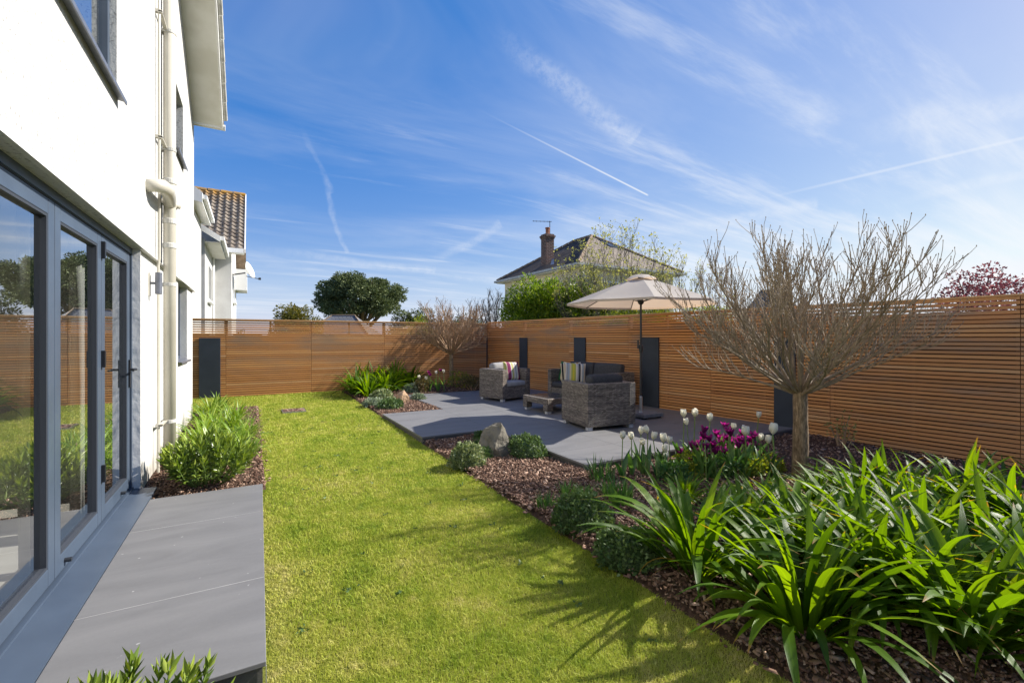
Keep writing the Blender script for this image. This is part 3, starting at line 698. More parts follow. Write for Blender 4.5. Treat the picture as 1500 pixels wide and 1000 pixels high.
m._add([(-0.42, YE+0.05, gz(YE)+0.14), (-0.42, GY, GZ+0.17), (-8.6, GY, GZ+0.17), (-8.6, YE+0.05, gz(YE)+0.14), (-0.42, -3.6, gz(-3.6)+0.14), (-8.6, -3.6, gz(-3.6)+0.14)], [(0,1,2,3),(1,4,5,2)])
hb(m, 'roof', M['ridge_tile'])
m = MB(); m.tube([(-0.40, YE+0.03, gz(YE)+0.10), (-8.6, YE+0.03, gz(YE)+0.10)], 0.055, 8); hb(m, 'gutter', M['white_plastic'])

# drain pipes on the wall
def pipe_set():
    m = MB(); m.tube([(-0.785, 6.27, -0.12), (-0.785, 6.27, 6.85)], 0.057, 20); p = hb(m, 'soil_pipe', M['upvc'], smooth=False)
    for pl in p.data.polygons: pl.use_smooth = len(pl.vertices) == 4
    b = MB()
    def col(): b.build('pipe_collar', M['gutter'], p)
    for z in (0.42, 1.93, 3.42, 4.72):
        b = MB(); b.lathe([(0.058, 0), (0.0625, 0.004), (0.0625, 0.036), (0.058, 0.04)], 20, (-0.785, 6.27, z)); b.box(-0.86, -0.835, 6.23, 6.31, z, z+0.035); b.box(-0.845, -0.83, 6.255, 6.285, z+0.005, z+0.03); col()
    for z in (2.35, 2.62, 3.06): b = MB(); b.lathe([(0.058, 0), (0.064, 0.006), (0.064, 0.05), (0.058, 0.06)], 20, (-0.785, 6.27, z)); col()
    e = MB(); e.tube([(-0.875, 5.46, 2.80), (-0.80, 5.46, 2.815), (-0.748, 5.50, 2.825), (-0.728, 5.62, 2.83), (-0.738, 5.85, 2.835), (-0.76, 6.1, 2.845), (-0.785, 6.27, 2.85)], [0.060, 0.062, 0.066, 0.066, 0.062, 0.058, 0.060], 16)
    e.tube([(-0.785, 6.2, 2.85), (-0.785, 6.36, 2.85)], 0.067, 16); e.tube([(-0.785, 6.30, 2.85), (-0.70, 6.34, 2.852)], 0.035, 12)
    e.build('branch_elbow', M['upvc'], p, smooth=True)
    t = MB(); t.tube([(-0.837, 5.92, -0.08), (-0.837, 5.92, 2.12), (-0.828, 5.92, 2.18), (-0.828, 5.92, 7.0)], 0.013, 10); q = hb(t, 'overflow_pipe', M['upvc'])
    for z in (0.44, 3.43, 4.73): c = MB(); c.box(-0.86, -0.80, 5.90, 5.94, z, z+0.03); c.box(-0.835, -0.80, 5.9, 6.22, z+0.008, z+0.02); c.build('pipe_clip', M['upvc'], q)
pipe_set()

# bifold doors
def leaf(y0, y1, i):
    z0, z1 = 0.045, HEAD-0.055
    fw = 0.085
    f = MB()
    x0, x1 = XD-0.07, XD
    f.box(x0, x1, y0, y0+fw, z0, z1); f.box(x0, x1, y1-fw, y1, z0, z1); f.box(x0+0.001, x1-0.001, y0+fw, y1-fw, z1-fw, z1); f.box(x0+0.001, x1-0.001, y0+fw, y1-fw, z0, z0+fw+0.01)
    d = hb(f, 'door_leaf', M['frame'], bevel=0.004)
    g = MB(); bw = 0.014
    a, b, c, e = y0+fw, y1-fw, z0+fw+0.01, z1-fw
    g.box(XD-0.033, XD-0.004, a, a+bw, c, e); g.box(XD-0.033, XD-0.004, b-bw, b, c, e); g.box(XD-0.033, XD-0.004, a+bw, b-bw, e-bw, e); g.box(XD-0.033, XD-0.004, a+bw, b-bw, c, c+bw)
    g.build('glazing_bead', M['gasket'], d)
    p = MB(); p.quad((XD-0.028, a, c), (XD-0.028, b, c), (XD-0.028, b, e), (XD-0.028, a, e)); p.build('pane', M['glass'], d)
    return d
ED = [5.165, 4.29, 3.395, 2.50, 1.605, 0.71, -0.185]
leaves_ = [leaf(ED[i+1]+0.004, ED[i]-0.004, i) for i in range(6)]
fr = MB()
fr.box(XD-0.08, XD+0.012, DOOR0+0.001, DOOR1-0.001, HEAD-0.05, HEAD-0.001); fr.box(XD-0.08, XD+0.012, 5.168, DOOR1-0.001, 0.02, HEAD-0.05); fr.box(XD-0.08, XD+0.012, DOOR0+0.001, -0.19, 0.02, HEAD-0.05)
df = hb(fr, 'door_frame', M['frame'])
fg = MB(); fg.box(XD-0.06, XD+0.004, -0.19, 5.168, HEAD-0.056, HEAD-0.05); fg.build('head_gasket', M['gasket'], df)
th = MB()
th._add([(XD-0.08, DOOR0, -0.011), (-0.744, DOOR0, -0.011), (-0.744, DOOR0, 0.006), (XD+0.02, DOOR0, 0.022), (XD+0.02, DOOR0, 0.035), (XD-0.08, DOOR0, 0.035),
         (XD-0.08, DOOR1, -0.011), (-0.744, DOOR1, -0.011), (-0.744, DOOR1, 0.006), (XD+0.02, DOOR1, 0.022), (XD+0.02, DOOR1, 0.035), (XD-0.08, DOOR1, 0.035)],
        [(0,1,7,6),(1,2,8,7),(2,3,9,8),(3,4,10,9),(4,5,11,10),(5,0,6,11),(0,5,4,3,2,1),(6,7,8,9,10,11)])
hb(th, 'threshold', M['frame'])
# reveal at the end of the doors: rough grey render
rv = MB(); rv.box(XD+0.012, XL+0.0185, 5.198, DOOR1+0.003, 0.01, HEAD-0.002)
hb(rv, 'reveal', simple('rough_reveal', (0.68, 0.68, 0.68), (0.58, 0.58, 0.59), 7, 0.9, 0.5, 14, 0.012))
def handle(leafo, y, x, s):
    h = MB(); h.box(x, x+0.012, y-0.016, y+0.016, 0.93, 1.17)
    h.tube([(x+0.01, y, 1.085), (x+0.055, y, 1.085)], 0.010, 8); h.tube([(x+0.05, y, 1.085), (x+0.052, y-0.13*s, 1.083)], 0.009, 8)
    h.build('handle', M['black'], leafo)
handle(leaves_[0], 5.125, XD+0.001, 1)
for z in (0.33, 1.15, 1.93): hi_ = MB(); hi_.box(XD+0.0005, XD+0.022, 4.275, 4.307, z, z+0.12); hi_.build('hinge', M['black'], leaves_[0])
for yb, lf_ in ((3.55, 1), (4.85, 0)): kb = MB(); kb.tube([(XD, yb, 0.085), (XD+0.03, yb, 0.085)], 0.013, 10); kb.build('shoot_bolt', M['pole'], leaves_[lf_])

def window(y0, y1, z0, z1, xw, depth, mull, sill=True):
    x = xw - depth
    f = MB(); t = 0.055
    f.box(x-0.05, x, y0+0.001, y0+t, z0+0.001, z1-0.001); f.box(x-0.05, x, y1-t, y1-0.001, z0+0.001, z1-0.001); f.box(x-0.05, x, y0+t, y1-t, z0+0.001, z0+t); f.box(x-0.05, x, y0+t, y1-t, z1-t, z1-0.001)
    for m in mull: f.box(x-0.05, x, m-0.04, m+0.04, z0+t, z1-t)
    o = hb(f, 'window', M['frame'])
    p = MB(); p.quad((x-0.03, y0+t, z0+t), (x-0.03, y1-t, z0+t), (x-0.03, y1-t, z1-t), (x-0.03, y0+t, z1-t)); p.build('pane', M['glass'], o)
    k = MB(); k.box(x-0.4, x-0.39, y0-.2, y1+.2, z0-.2, z1+.2); k.build('blind', M['room_wall'], o)
    if sill:
        s = MB(); s._add([(x-0.0, y0-0.03, z0+0.012), (xw+0.055, y0-0.03, z0-0.004), (xw+0.055, y0-0.03, z0-0.032), (xw+0.047, y0-0.03, z0-0.032), (xw+0.047, y0-0.03, z0-0.012), (x, y0-0.03, z0+0.001),
                          (x-0.0, y1+0.03, z0+0.012), (xw+0.055, y1+0.03, z0-0.004), (xw+0.055, y1+0.03, z0-0.032), (xw+0.047, y1+0.03, z0-0.032), (xw+0.047, y1+0.03, z0-0.012), (x, y1+0.03, z0+0.001)],
                         [(0,1,7,6),(1,2,8,7),(2,3,9,8),(3,4,10,9),(4,5,11,10),(0,5,4,3,2,1),(6,7,8,9,10,11)])
        s.build('sill', M['grey_metal'], o)
window(SW[0], SW[1], SW[2], HEAD-0.002, XL, 0.09, [8.28])
window(U1[0], U1[1], U1[2], U1[3], XW, 0.04, [3.45])
window(U2[0], U2[1], U2[2], U2[3], XW, 0.09, [7.7])

# up and down wall lamp
t = thing('wall_lamp', 'grey cylinder wall lamp on white wall beside the drainpipe', 'wall lamp', (-0.88, 5.70, 1.905))
b = MB(); b.lathe([(0.027, -0.108), (0.03, -0.104), (0.03, 0.104), (0.027, 0.108)], 18, (0.078, 0, 0)); b.build('lamp_body', M['grey_metal'], t, smooth=False)
b = MB(); b.tube([(0.0, 0, 0), (0.05, 0, 0)], 0.013, 10); b.build('bracket', M['grey_metal'], t)
b = MB(); b.box(0.0, 0.012, -0.03, 0.03, -0.13, 0.10); b.build('back_plate', M['upvc'], t)
# curtain inside the doors
def curtain(name, y0, y1, x, label, seed):
    r = random.Random(seed); n = 60; V = []; Fc = []
    for i in range(n+1):
        s = i/n
        for j, z in enumerate((2.2, 1.6, 1.0, 0.4, 0.0)):
            g = 1 - 0.12*math.sin(PI*min(1, max(0, (z-0.3)/1.9)))**2 if seed == 1 else 1 - 0.1*(j % 2)
            yy = (y0+y1)/2 + (s-0.5)*(y1-y0)*g
            V.append((x + 0.035*math.sin(s*26+0.4*j) + 0.012*math.sin(s*61), yy, z))
    for i in range(n):
        for j in range(4): a = i*5+j; Fc.append((a, a+5, a+6, a+1))
    o = link(name, np_mesh(name, V, Fc, M['curtain'], smooth=True)); tag(o, label, 'curtain')
    m = o.modifiers.new('thick', 'SOLIDIFY'); m.thickness = 0.003
curtain('curtain', 4.44, 4.86, -1.12, 'gathered off white curtain hanging behind the middle glazed door pane', 1)
curtain('curtain', 3.64, 3.75, -1.12, 'narrow pale curtain edge behind the nearest door pane', 2)

# ================================================================== FENCES
def fence(name, label, origin, rz, length, top, panels, seed, bay=1.83, cap=True, z0=0.0, bottom=None):
    t = thing(name, label, 'fence', (origin[0], origin[1], 0), rz)
    r = random.Random(seed)
    pitch = 0.0515; h = 0.0375
    nb = int(math.ceil(length/bay))
    for b in range(nb):
        x0, x1 = b*bay+0.003, min((b+1)*bay-0.003, length)
        m = MB()
        k = 0
        while True:
            zt = top - k*pitch; zb_ = zt - h
            if zb_ < z0 - 0.16: break
            m.cur = min(1, max(0, r.gauss(0.5, 0.23)))
            j = r.uniform(-0.001, 0.001)
            m.box(x0, x1, j, 0.02+j, zb_+r.uniform(-.0015, .0015), zt+r.uniform(-.0015, .0015))
            k += 1
        m.build('slat_panel', M['cedar'], t, bevel=0)
        if b < nb:
            q = MB(); q.box(b*bay-0.035, b*bay+0.035, 0.023, 0.093, -0.3, top-0.01); q.build('post', M['fence_post'], t)
            q = MB(); q.box((b+0.5)*bay-0.02, (b+0.5)*bay+0.02, 0.022, 0.05, -0.2, top-0.012); q.build('batten', M['fence_post'], t)
    if cap:
        c = MB(); c.box(0, length, -0.018, 0.075, top+0.004, top+0.024); c.build('capping_rail', M['cedar_cap'], t)
    for (a, b_, zb0, zt) in panels:
        p = MB(); p.box(a, b_, -0.034, -0.004, zb0, zt); p.build('upright_panel', M['slate_panel'], t, bevel=0.003)
    return t
ANG = math.atan2(-1, 0.0994)
def fx_of(u):   # distance along the right fence at photo column u
    k = (u-750)/F; rx = (k*CT+ST)/(CT-k*ST)    # X = rx*Y
    Y = (6.29+0.0994*12.5)/(rx+0.0994)
    return (12.5-Y)*math.hypot(1, 0.0994)
def bx_of(u):
    k = (u-750)/F; rx = (k*CT+ST)/(CT-k*ST); return rx*12.5 + 6.0
fence('cedar_fence', 'long cedar slat fence with dark upright boards behind the patio', (6.29, 12.5), ANG, 15.2, 1.825,
      [(fx_of(a), fx_of(b), -0.02, 1.365) for a, b in ((709, 714.5), (762, 773), (842, 858.5), (941, 966), (1135, 1166))], 4)
fence('cedar_fence', 'cedar slat fence across the far end of the lawn with one dark gate board', (-6.0, 12.5), 0.0, 12.285, 1.785,
      [(bx_of(291.5), bx_of(323), -0.03, 1.362)], 9, z0=-0.02)
# weathered boards of the neighbours' own fences just behind
def old_fence(name, label, origin, rz, length, top, off, seed):
    t = thing(name, label, 'fence', (origin[0], origin[1], 0), rz); r = random.Random(seed); m = MB(); x = -0.5
    while x < length:
        m.cur = r.random(); wd = 0.12; m.box(x, x+wd+0.012, off + r.uniform(-.006, .006), off+0.02, -0.4, top + r.uniform(-0.015, 0.015)); x += wd
    m.build('board_panel', M['old_board'], t)
    q = MB(); q.box(0, length, off+0.022, off+0.06, top-0.3, top-0.22); q.box(0, length, off+0.022, off+0.06, 0.2, 0.28); q.build('rail', M['old_board'], t)
old_fence('board_fence', 'weathered brown board fence behind the right cedar slats', (6.29, 12.5), ANG, 15.2, 1.68, 0.22, 1)
old_fence('board_fence', 'weathered brown board fence seen through the gaps of the far cedar slats', (-6, 12.5), 0, 12.55, 1.45, 0.30, 2)

t = thing('corner_post', 'brown post where the two cedar fences meet in the far corner', 'post', (6.33, 12.56, 0)); q = MB(); q.box(-0.04, 0.10, -0.03, 0.08, -0.3, 1.76); q.build('post_shaft', M['fence_post'], t)
# drain tray in the lawn
t = thing('drain_cover', 'small rectangular bark filled drain tray sunk in the lawn', 'drain cover', (G(430, 601, -0.03)[0], G(430, 601, -0.03)[1], zl(9.3)))
b = MB()
for (x0, x1, y0, y1) in [(-0.2, 0.2, -0.22, -0.2), (-0.2, 0.2, 0.2, 0.22), (-0.2, -0.185, -0.2, 0.2), (0.185, 0.2, -0.2, 0.2)]: b.box(x0, x1, y0, y1, -0.05, 0.022)
b.build('rim', M['steel'], t)
b = MB(); r = random.Random(3); b.box(-0.185, 0.185, -0.2, 0.2, -0.05, 0.012)
for i in range(260):
    x, y = r.uniform(-.17, .17), r.uniform(-.18, .18); b.cur = r.random(); b.box(-.018, .018, -.007, .007, 0, .006, Matrix.Translation((x, y, 0.013 + r.random()*.012)) @ Matrix.Rotation(r.uniform(0, 6.3), 4, 'Z') @ Matrix.Rotation(r.gauss(0, .3), 4, 'X'))
b.build('bark_fill', M['bark'], t)
# ================================================================== NEIGHBOURING HOUSES
def uvmesh(name, polys, mat, parent):
    """flat polygons with metric uv along slope for tile patterns"""
    me = bpy.data.meshes.new(name); V = []; Fc = []
    for p in polys: Fc.append(tuple(range(len(V), len(V)+len(p)))); V += p
    me.from_pydata(V, [], Fc); uv = me.uv_layers.new(name='uv')
    for pl in me.polygons:
        nrm = Vector(pl.normal); h = Vector((-nrm.y, nrm.x, 0))
        if h.length < 1e-4: h = Vector((1, 0, 0))
        h.normalize(); up = nrm.cross(h)
        for li in pl.loop_indices:
            co_ = me.vertices[me.loops[li].vertex_index].co
            uv.data[li].uv = (co_.dot(h), co_.dot(up))
    me.materials.append(mat); me.update(); return link(name, me, parent)

def pantile_slope(parent, x0, x1, y0, z0, y1, z1, name='roof'):
    """slope rising from eave (y0,z0) to ridge (y1,z1), real rolled tiles"""
    L = math.hypot(y1-y0, z1-z0); sy, sz = (y1-y0)/L, (z1-z0)/L; nv = Vector((0, -sz, sy))
    rows = int(L/0.25); tw = 0.235; per = 6
    nx = int((x1-x0)/tw)*per; V = []; Fc = []; T = []; r = random.Random(2)
    for k in range(rows):
        a, b = k*L/rows, (k+1)*L/rows + 0.03
        tints = [r.random() for _ in range(nx//per+2)]
        base = len(V)
        for i in range(nx+1):
            ph = (i % per)/per; roll = 0.045*max(0, math.sin(2*PI*ph))**0.8 - 0.018*max(0, -math.sin(2*PI*ph))
            x = x0 + (x1-x0)*i/nx
            for s, lift in ((a, 0.058), (a, 0.03), (b, 0.0)):
                pt = Vector((x, y0+sy*s, z0+sz*s)) + nv*(lift*(1 if lift != 0.03 else 0.2) + roll)
                V.append(tuple(pt)); T.append(tints[i//per])
        for i in range(nx):
            q = base + i*3
            Fc.append((q, q+3, q+5, q+2)); Fc.append((q+1, q+4, q+3, q))
    o = link(name, np_mesh(name, V, Fc, M['pantile'], T), parent)
    return o

def white_neighbour():
    t = thing('neighbour_house', 'white house with lichen covered brown tile roof and satellite dish behind the far fence', 'house', (0, 0, 0))
    Xm, Xe = -0.64, -0.22         # main block wall and verge
    b = MB(); b.box(-8, Xm, 20.0, 26.0, -0.4, 4.62); b._add([(Xm, 20.0, 4.62), (Xm, 26.0, 4.62), (Xm, 23.0, 7.2), (Xm-0.3, 20.0, 4.62), (Xm-0.3, 26.0, 4.62), (Xm-0.3, 23.0, 7.2)], [(0,1,2),(3,5,4),(0,2,5,3),(1,4,5,2)])
    b.build('wall', M['render2'], t)
    # wing towards us
    b = MB(); b.box(-8, -1.21, 16.5, 19.998, -0.4, 4.35); b.build('wing_wall', M['render2'], t)
    pantile_slope(t, -6.5, Xe, 19.55, 4.62, 22.6, 7.45)
    k = MB()
    k.quad((-6.5, 22.6, 7.45), (Xe, 22.6, 7.45), (Xe, 26.4, 4.5), (-6.5, 26.4, 4.5)); k.build('rear_roof', M['ridge_tile'], t)
    rr = MB()
    for i in range(14): rr.tube([(-6.5+i*0.45, 22.6, 7.46), (-6.5+i*0.45+0.44, 22.6, 7.46)], [0.11, 0.095], 8)
    rr.build('ridge_tile', simple('lichen_ridge', (0.50, 0.26, 0.03), (0.25, 0.17, 0.09), 5, 0.9, 0.3, 30), t)
    v = MB()
    v._add([(Xe, 19.5, 4.50), (Xe, 22.6, 7.37), (Xe, 22.6, 7.52), (Xe, 19.5, 4.64), (Xe+0.04, 19.5, 4.50), (Xe+0.04, 22.6, 7.37), (Xe+0.04, 22.6, 7.52), (Xe+0.04, 19.5, 4.64)], [(0,1,2,3),(4,7,6,5),(0,3,7,4),(0,4,5,1),(3,2,6,7)])
    v.build('bargeboard', M['white_plastic'], t)
    e = MB(); e.box(-1.2, Xe-0.02, 19.45, 19.56, 4.48, 4.64); e.box(-1.3, Xe, 19.56, 19.99, 4.50, 4.52); e.build('eaves_gutter', M['white_plastic'], t)
    # wing roof edge: sloping barge and projecting eaves
    z = MB()
    z._add([(-2.6, 16.1, 5.35), (-0.80, 16.1, 4.22), (-0.80, 16.1, 4.40), (-2.6, 16.1, 5.55), (-2.6, 16.16, 5.35), (-0.80, 16.16, 4.22), (-0.80, 16.16, 4.40), (-2.6, 16.16, 5.55)], [(0,1,2,3),(4,7,6,5),(0,4,5,1),(3,2,6,7),(1,5,6,2)])
    z._add([(-2.6, 16.16, 5.5), (-0.74, 16.16, 4.37), (-0.74, 19.6, 4.37), (-2.6, 19.6, 5.5)], [(0,1,2,3)])
    z.build('wing_roof', M['white_plastic'], t)
    z = MB(); z.box(-0.80, -0.70, 16.12, 19.5, 4.28, 4.40); z.build('wing_gutter', M['white_plastic'], t)
    z = MB(); z.box(-1.21, -0.80, 16.17, 19.5, 4.205, 4.22); z.build('wing_soffit', M['soffit'], t)
    z = MB(); z.tube([(-1.17, 19.4, 4.3), (-1.17, 19.4, -0.3)], 0.04, 8); z.build('downpipe', M['white_plastic'], t)
    def win(xx, y0, y1, z0, z1):
        f = MB(); f.box(xx+0.002, xx+0.035, y0, y1, z0, z1); o = f.build('window', M['white_plastic'], t)
        g = MB(); ym = (y0+y1)/2
        for a, b_ in ((y0+.07, ym-.035), (ym+.035, y1-.07)): g.box(xx+0.03, xx+0.038, a, b_, z0+.08, z1-.08)
        g.build('pane', M['dark_window'], o)
        g = MB(); g.box(xx+0.002, xx+0.12, y0-.06, y1+.06, z0-.06, z0-.002); g.build('sill', M['white_plastic'], o)
    win(-1.21, 17.4, 18.7, 2.55, 3.75); win(Xm, 21.3, 22.4, 2.8, 3.9)
    z = MB(); z.box(Xm+0.002, Xe+0.05, 24.2, 25.9, 3.55, 4.5); z.build('oriel', M['white_plastic'], t)
    d = MB(); prof = [(0.02, 0.0), (0.12, 0.02), (0.24, 0.075), (0.33, 0.14), (0.34, 0.15), (0.33, 0.155), (0.23, 0.095), (0.10, 0.04), (0.02, 0.02)]
    d.lathe(prof, 20); o = d.build('satellite_dish', M['white_plastic'], t, smooth=True); o.location = (-0.16, 21.0, 4.02); o.rotation_euler = (R(70), 0, R(70))
    a = MB(); a.tube([(Xm, 21.0, 3.85), (-0.2, 21.0, 3.95)], 0.025, 8); a.tube([(-0.18, 21.0, 3.82), (0.28, 20.85, 3.72)], 0.015, 6); a.box(0.25, 0.34, 20.8, 20.9, 3.69, 3.77); a.build('dish_arm', M['pole'], t)
white_neighbour()
# a second eave just past the corner of our house
t = thing('garage_roof', 'small white boxed eave peeping out beyond the white house corner', 'roof', (0, 0, 0))
z = MB(); z._add([(-2.6, 13.2, 4.9), (-1.02, 13.2, 4.62), (-1.02, 13.2, 4.86), (-2.6, 13.2, 6.1), (-2.6, 15.9, 4.9), (-1.02, 15.9, 4.62), (-1.02, 15.9, 4.86), (-2.6, 15.9, 6.1)], [(0,1,2,3),(4,7,6,5),(0,4,5,1),(1,5,6,2),(2,6,7,3)])
z.build('boxed_eave', M['white_plastic'], t)
z = MB(); z.box(-1.02, -0.93, 13.25, 15.9, 4.72, 4.82); z.build('gutter', M['white_plastic'], t)
z = MB(); z.box(-2.6, -1.25, 13.3, 15.8, -0.4, 4.84); z.build('wall', M['render2'], t)

def cream_house():
    t = thing('cream_house', 'cream house with brown hipped roof and tall brick chimney above the right fence', 'house', (12.5, 15.9, 0))
    inv = Matrix.Translation((-12.5, -15.9, 0))
    def fx(o): o.matrix_parent_inverse = inv; return o
    x0, x1, y0, y1, ze, zr, xr = 12.7, 18.7, 16.1, 23.0, 4.66, 6.78, 15.7
    b = MB(); b.box(x0, x1, y0, y1, -0.4, ze-0.02); fx(b.build('wall', M['cream_wall'], t))
    X0, X1, Y0, Y1 = 12.35, 19.05, 15.75, 23.35
    A, B_, C_, D_ = (X0, Y0, ze), (X1, Y0, ze), (X1, Y1, ze), (X0, Y1, ze); r1, r2 = (xr, 18.9, zr), (xr, 20.4, zr)
    fx(uvmesh('roof', [[A, r1, r2, D_], [B_, C_, r2, r1], [C_, D_, r2]], M['brown_tiles'], t))
    fx(uvmesh('front_roof', [[A, B_, r1]], flat_front, t))  # paler tiles than the shaded slope: the difference in light is in the colour
    h = MB()
    for (p, q) in ((A, r1), (B_, r1), (r1, r2), (r2, D_), (r2, C_)):
        p, q = Vector(p), Vector(q); nn = int((q-p).length/0.33)
        for i in range(nn): h.tube([p.lerp(q, i/nn), p.lerp(q, (i+0.97)/nn)], [0.10, 0.085], 6)
    fx(h.build('hip_tile', M['ridge_tile'], t))
    g = MB(); g.box(X0-0.03, X1+0.03, Y0-0.12, Y0, ze-0.12, ze-0.01); g.box(X0-0.12, X0, Y0-0.12, Y1+0.12, ze-0.12, ze-0.01); g.box(X1, X1+0.12, Y0-0.12, Y1+0.12, ze-0.12, ze-0.01); g.box(X0, X1, Y1, Y1+0.12, ze-0.12, ze-0.01)
    fx(g.build('gutter', M['gutter'], t))
    s = MB(); s.box(X0, X1, Y0, Y1, ze-0.16, ze-0.125); fx(s.build('soffit', M['white_plastic'], t))
    c = MB(); c.box(13.0, 13.48, 19.2, 19.68, 4.3, 6.45); c.box(12.97, 13.51, 19.17, 19.71, 6.45, 6.53); c.box(12.94, 13.54, 19.14, 19.74, 6.53, 6.61); c.box(12.99, 13.49, 19.19, 19.69, 6.61, 6.68)
    ch = c.build('chimney', M['brick'], t); fx(ch)
    p = MB(); p.lathe([(0.12, 0), (0.13, 0.02), (0.10, 0.06), (0.10, 0.30), (0.125, 0.31), (0.125, 0.36), (0.08, 0.36)], 12, (13.25, 19.45, 6.68)); p.build('chimney_pot', M['terracotta'], ch)
    p = MB(); p.tube([(13.495, 19.6, 6.3), (13.495, 19.6, 7.45)], 0.02, 6); p.tube([(13.55, 19.5, 7.40), (12.75, 20.1, 7.46)], 0.014, 5)
    for q in (0.2, 0.4, 0.6, 0.8, 0.95): p.tube([(13.55-.8*q-.09, 19.5+.6*q-.12, 7.40+.06*q), (13.55-.8*q+.09, 19.5+.6*q+.12, 7.40+.06*q)], 0.008, 4)
    p.build('aerial', M['pole'], ch)
    fl = MB(); fl._add([(12.85, 18.3, 4.98), (13.4, 19.1, 5.42), (13.4, 19.3, 5.42), (12.85, 18.6, 4.98)], [(0,1,2,3)]); fx(fl.build('lead_flashing', simple('lead', (0.42, 0.42, 0.45), (0.3, 0.3, 0.32), 6, 0.5), t))
    # skylight on the roof slope facing us
    sl_ = (zr-ze)/(18.9-Y0)
    m = MB(); m._add([(16.0, 17.75, ze+sl_*2.0+.05), (16.9, 17.75, ze+sl_*2.0+.05), (16.45, 18.5, ze+sl_*2.75+.05), (15.85, 18.5, ze+sl_*2.75+.05), (16.0, 17.75, ze+sl_*2.0-.05), (16.9, 17.75, ze+sl_*2.0-.05), (16.45, 18.5, ze+sl_*2.75-.05), (15.85, 18.5, ze+sl_*2.75-.05)], [(0,1,2,3),(0,4,5,1),(1,5,6,2),(2,6,7,3),(3,7,4,0)])
    fx(m.build('skylight', M['dark_window'], t))
    def win(y, z, w_, h_):
        f = MB(); f.box(x0-0.04, x0-0.002, y, y+w_, z, z+h_); o = fx(f.build('window', M['white_plastic'], t)); g = MB(); g.box(x0-0.045, x0-0.03, y+.07, y+w_-.07, z+.07, z+h_-.07); g.build('pane', M['dark_window'], o)
    f = MB(); f.box(14.3, 15.6, y0-0.04, y0-0.002, 2.8, 4.0); o = fx(f.build('window', M['white_plastic'], t)); g = MB(); g.box(14.38, 14.92, y0-.045, y0-.03, 2.88, 3.92); g.box(14.98, 15.52, y0-.045, y0-.03, 2.88, 3.92); g.build('pane', M['dark_window'], o)
k_ = None
flat_front = None
def _ff():
    k = NT('pale_tiles'); uv = k.coord('UV')
    br = k.n('ShaderNodeTexBrick'); k.set(br.inputs['Vector'], uv); br.inputs['Scale'].default_value = 1.0
    br.inputs['Brick Width'].default_value = 0.26; br.inputs['Row Height'].default_value = 0.15; br.inputs['Mortar Size'].default_value = 0.02
    k.set(br.inputs['Color1'], (0.24, 0.20, 0.155)); k.set(br.inputs['Color2'], (0.34, 0.285, 0.225)); k.set(br.inputs['Mortar'], (0.10, 0.085, 0.07))
    return k.done(k.bsdf(br.outputs[0], 0.9, k.bump(k.math('SUBTRACT', 1.0, br.outputs[1]), 0.7, 0.03), 0.2))
flat_front = _ff()
cream_house()

def far_house(name, label, c, sx, sy, ze, zr, roofmat, wallmat, rz=0.0, ridge=0.5, chim=False):
    t = thing(name, label, 'house', c, rz)
    b = MB(); b.box(-sx/2+.3, sx/2-.3, -sy/2+.3, sy/2-.3, -0.6, ze); b.build('wall', wallmat, t)
    q = ridge*sx/2
    A, B_, C_, D_ = (-sx/2, -sy/2, ze), (sx/2, -sy/2, ze), (sx/2, sy/2, ze), (-sx/2, sy/2, ze); r1, r2 = (-q, 0, zr), (q, 0, zr)
    uvmesh('roof', [[A, B_, r2, r1], [B_, C_, r2], [C_, D_, r1, r2], [D_, A, r1]], roofmat, t)
    h = MB()
    for p, q_ in ((r1, r2), (A, r1), (B_, r2)): h.tube([p, q_], 0.05, 6)
    h.build('ridge_tile', M['ridge_tile'], t)
    if chim:
        k = MB(); k.box(-q-.3, -q+.3, -.3, .3, zr-0.8, zr+0.9); k.build('chimney', M['brick'], t)
p = P(503, 470, 30); far_house('bungalow', 'low grey slate roof behind the far fence left of the pine', (p[0], p[1], 0), 4.2, 3.0, 1.6, 2.86, M['slates'], M['cream_wall'], -0.52, 0.35)
p = P(622, 470, 34); far_house('bungalow', 'tiny grey roof end just right of the pine trunk', (p[0], p[1], 0), 3.2, 3.0, 2.0, 2.6, M['slates'], M['cream_wall'], -0.3, 0.3)
p = P(1128, 440, 30); far_house('bungalow', 'pale tiled gable roof half hidden by the bare mop headed tree', (p[0], p[1], 0), 3.6, 3.4, 2.6, 4.5, flat_front, M['cream_wall'], -0.9, 0.3)
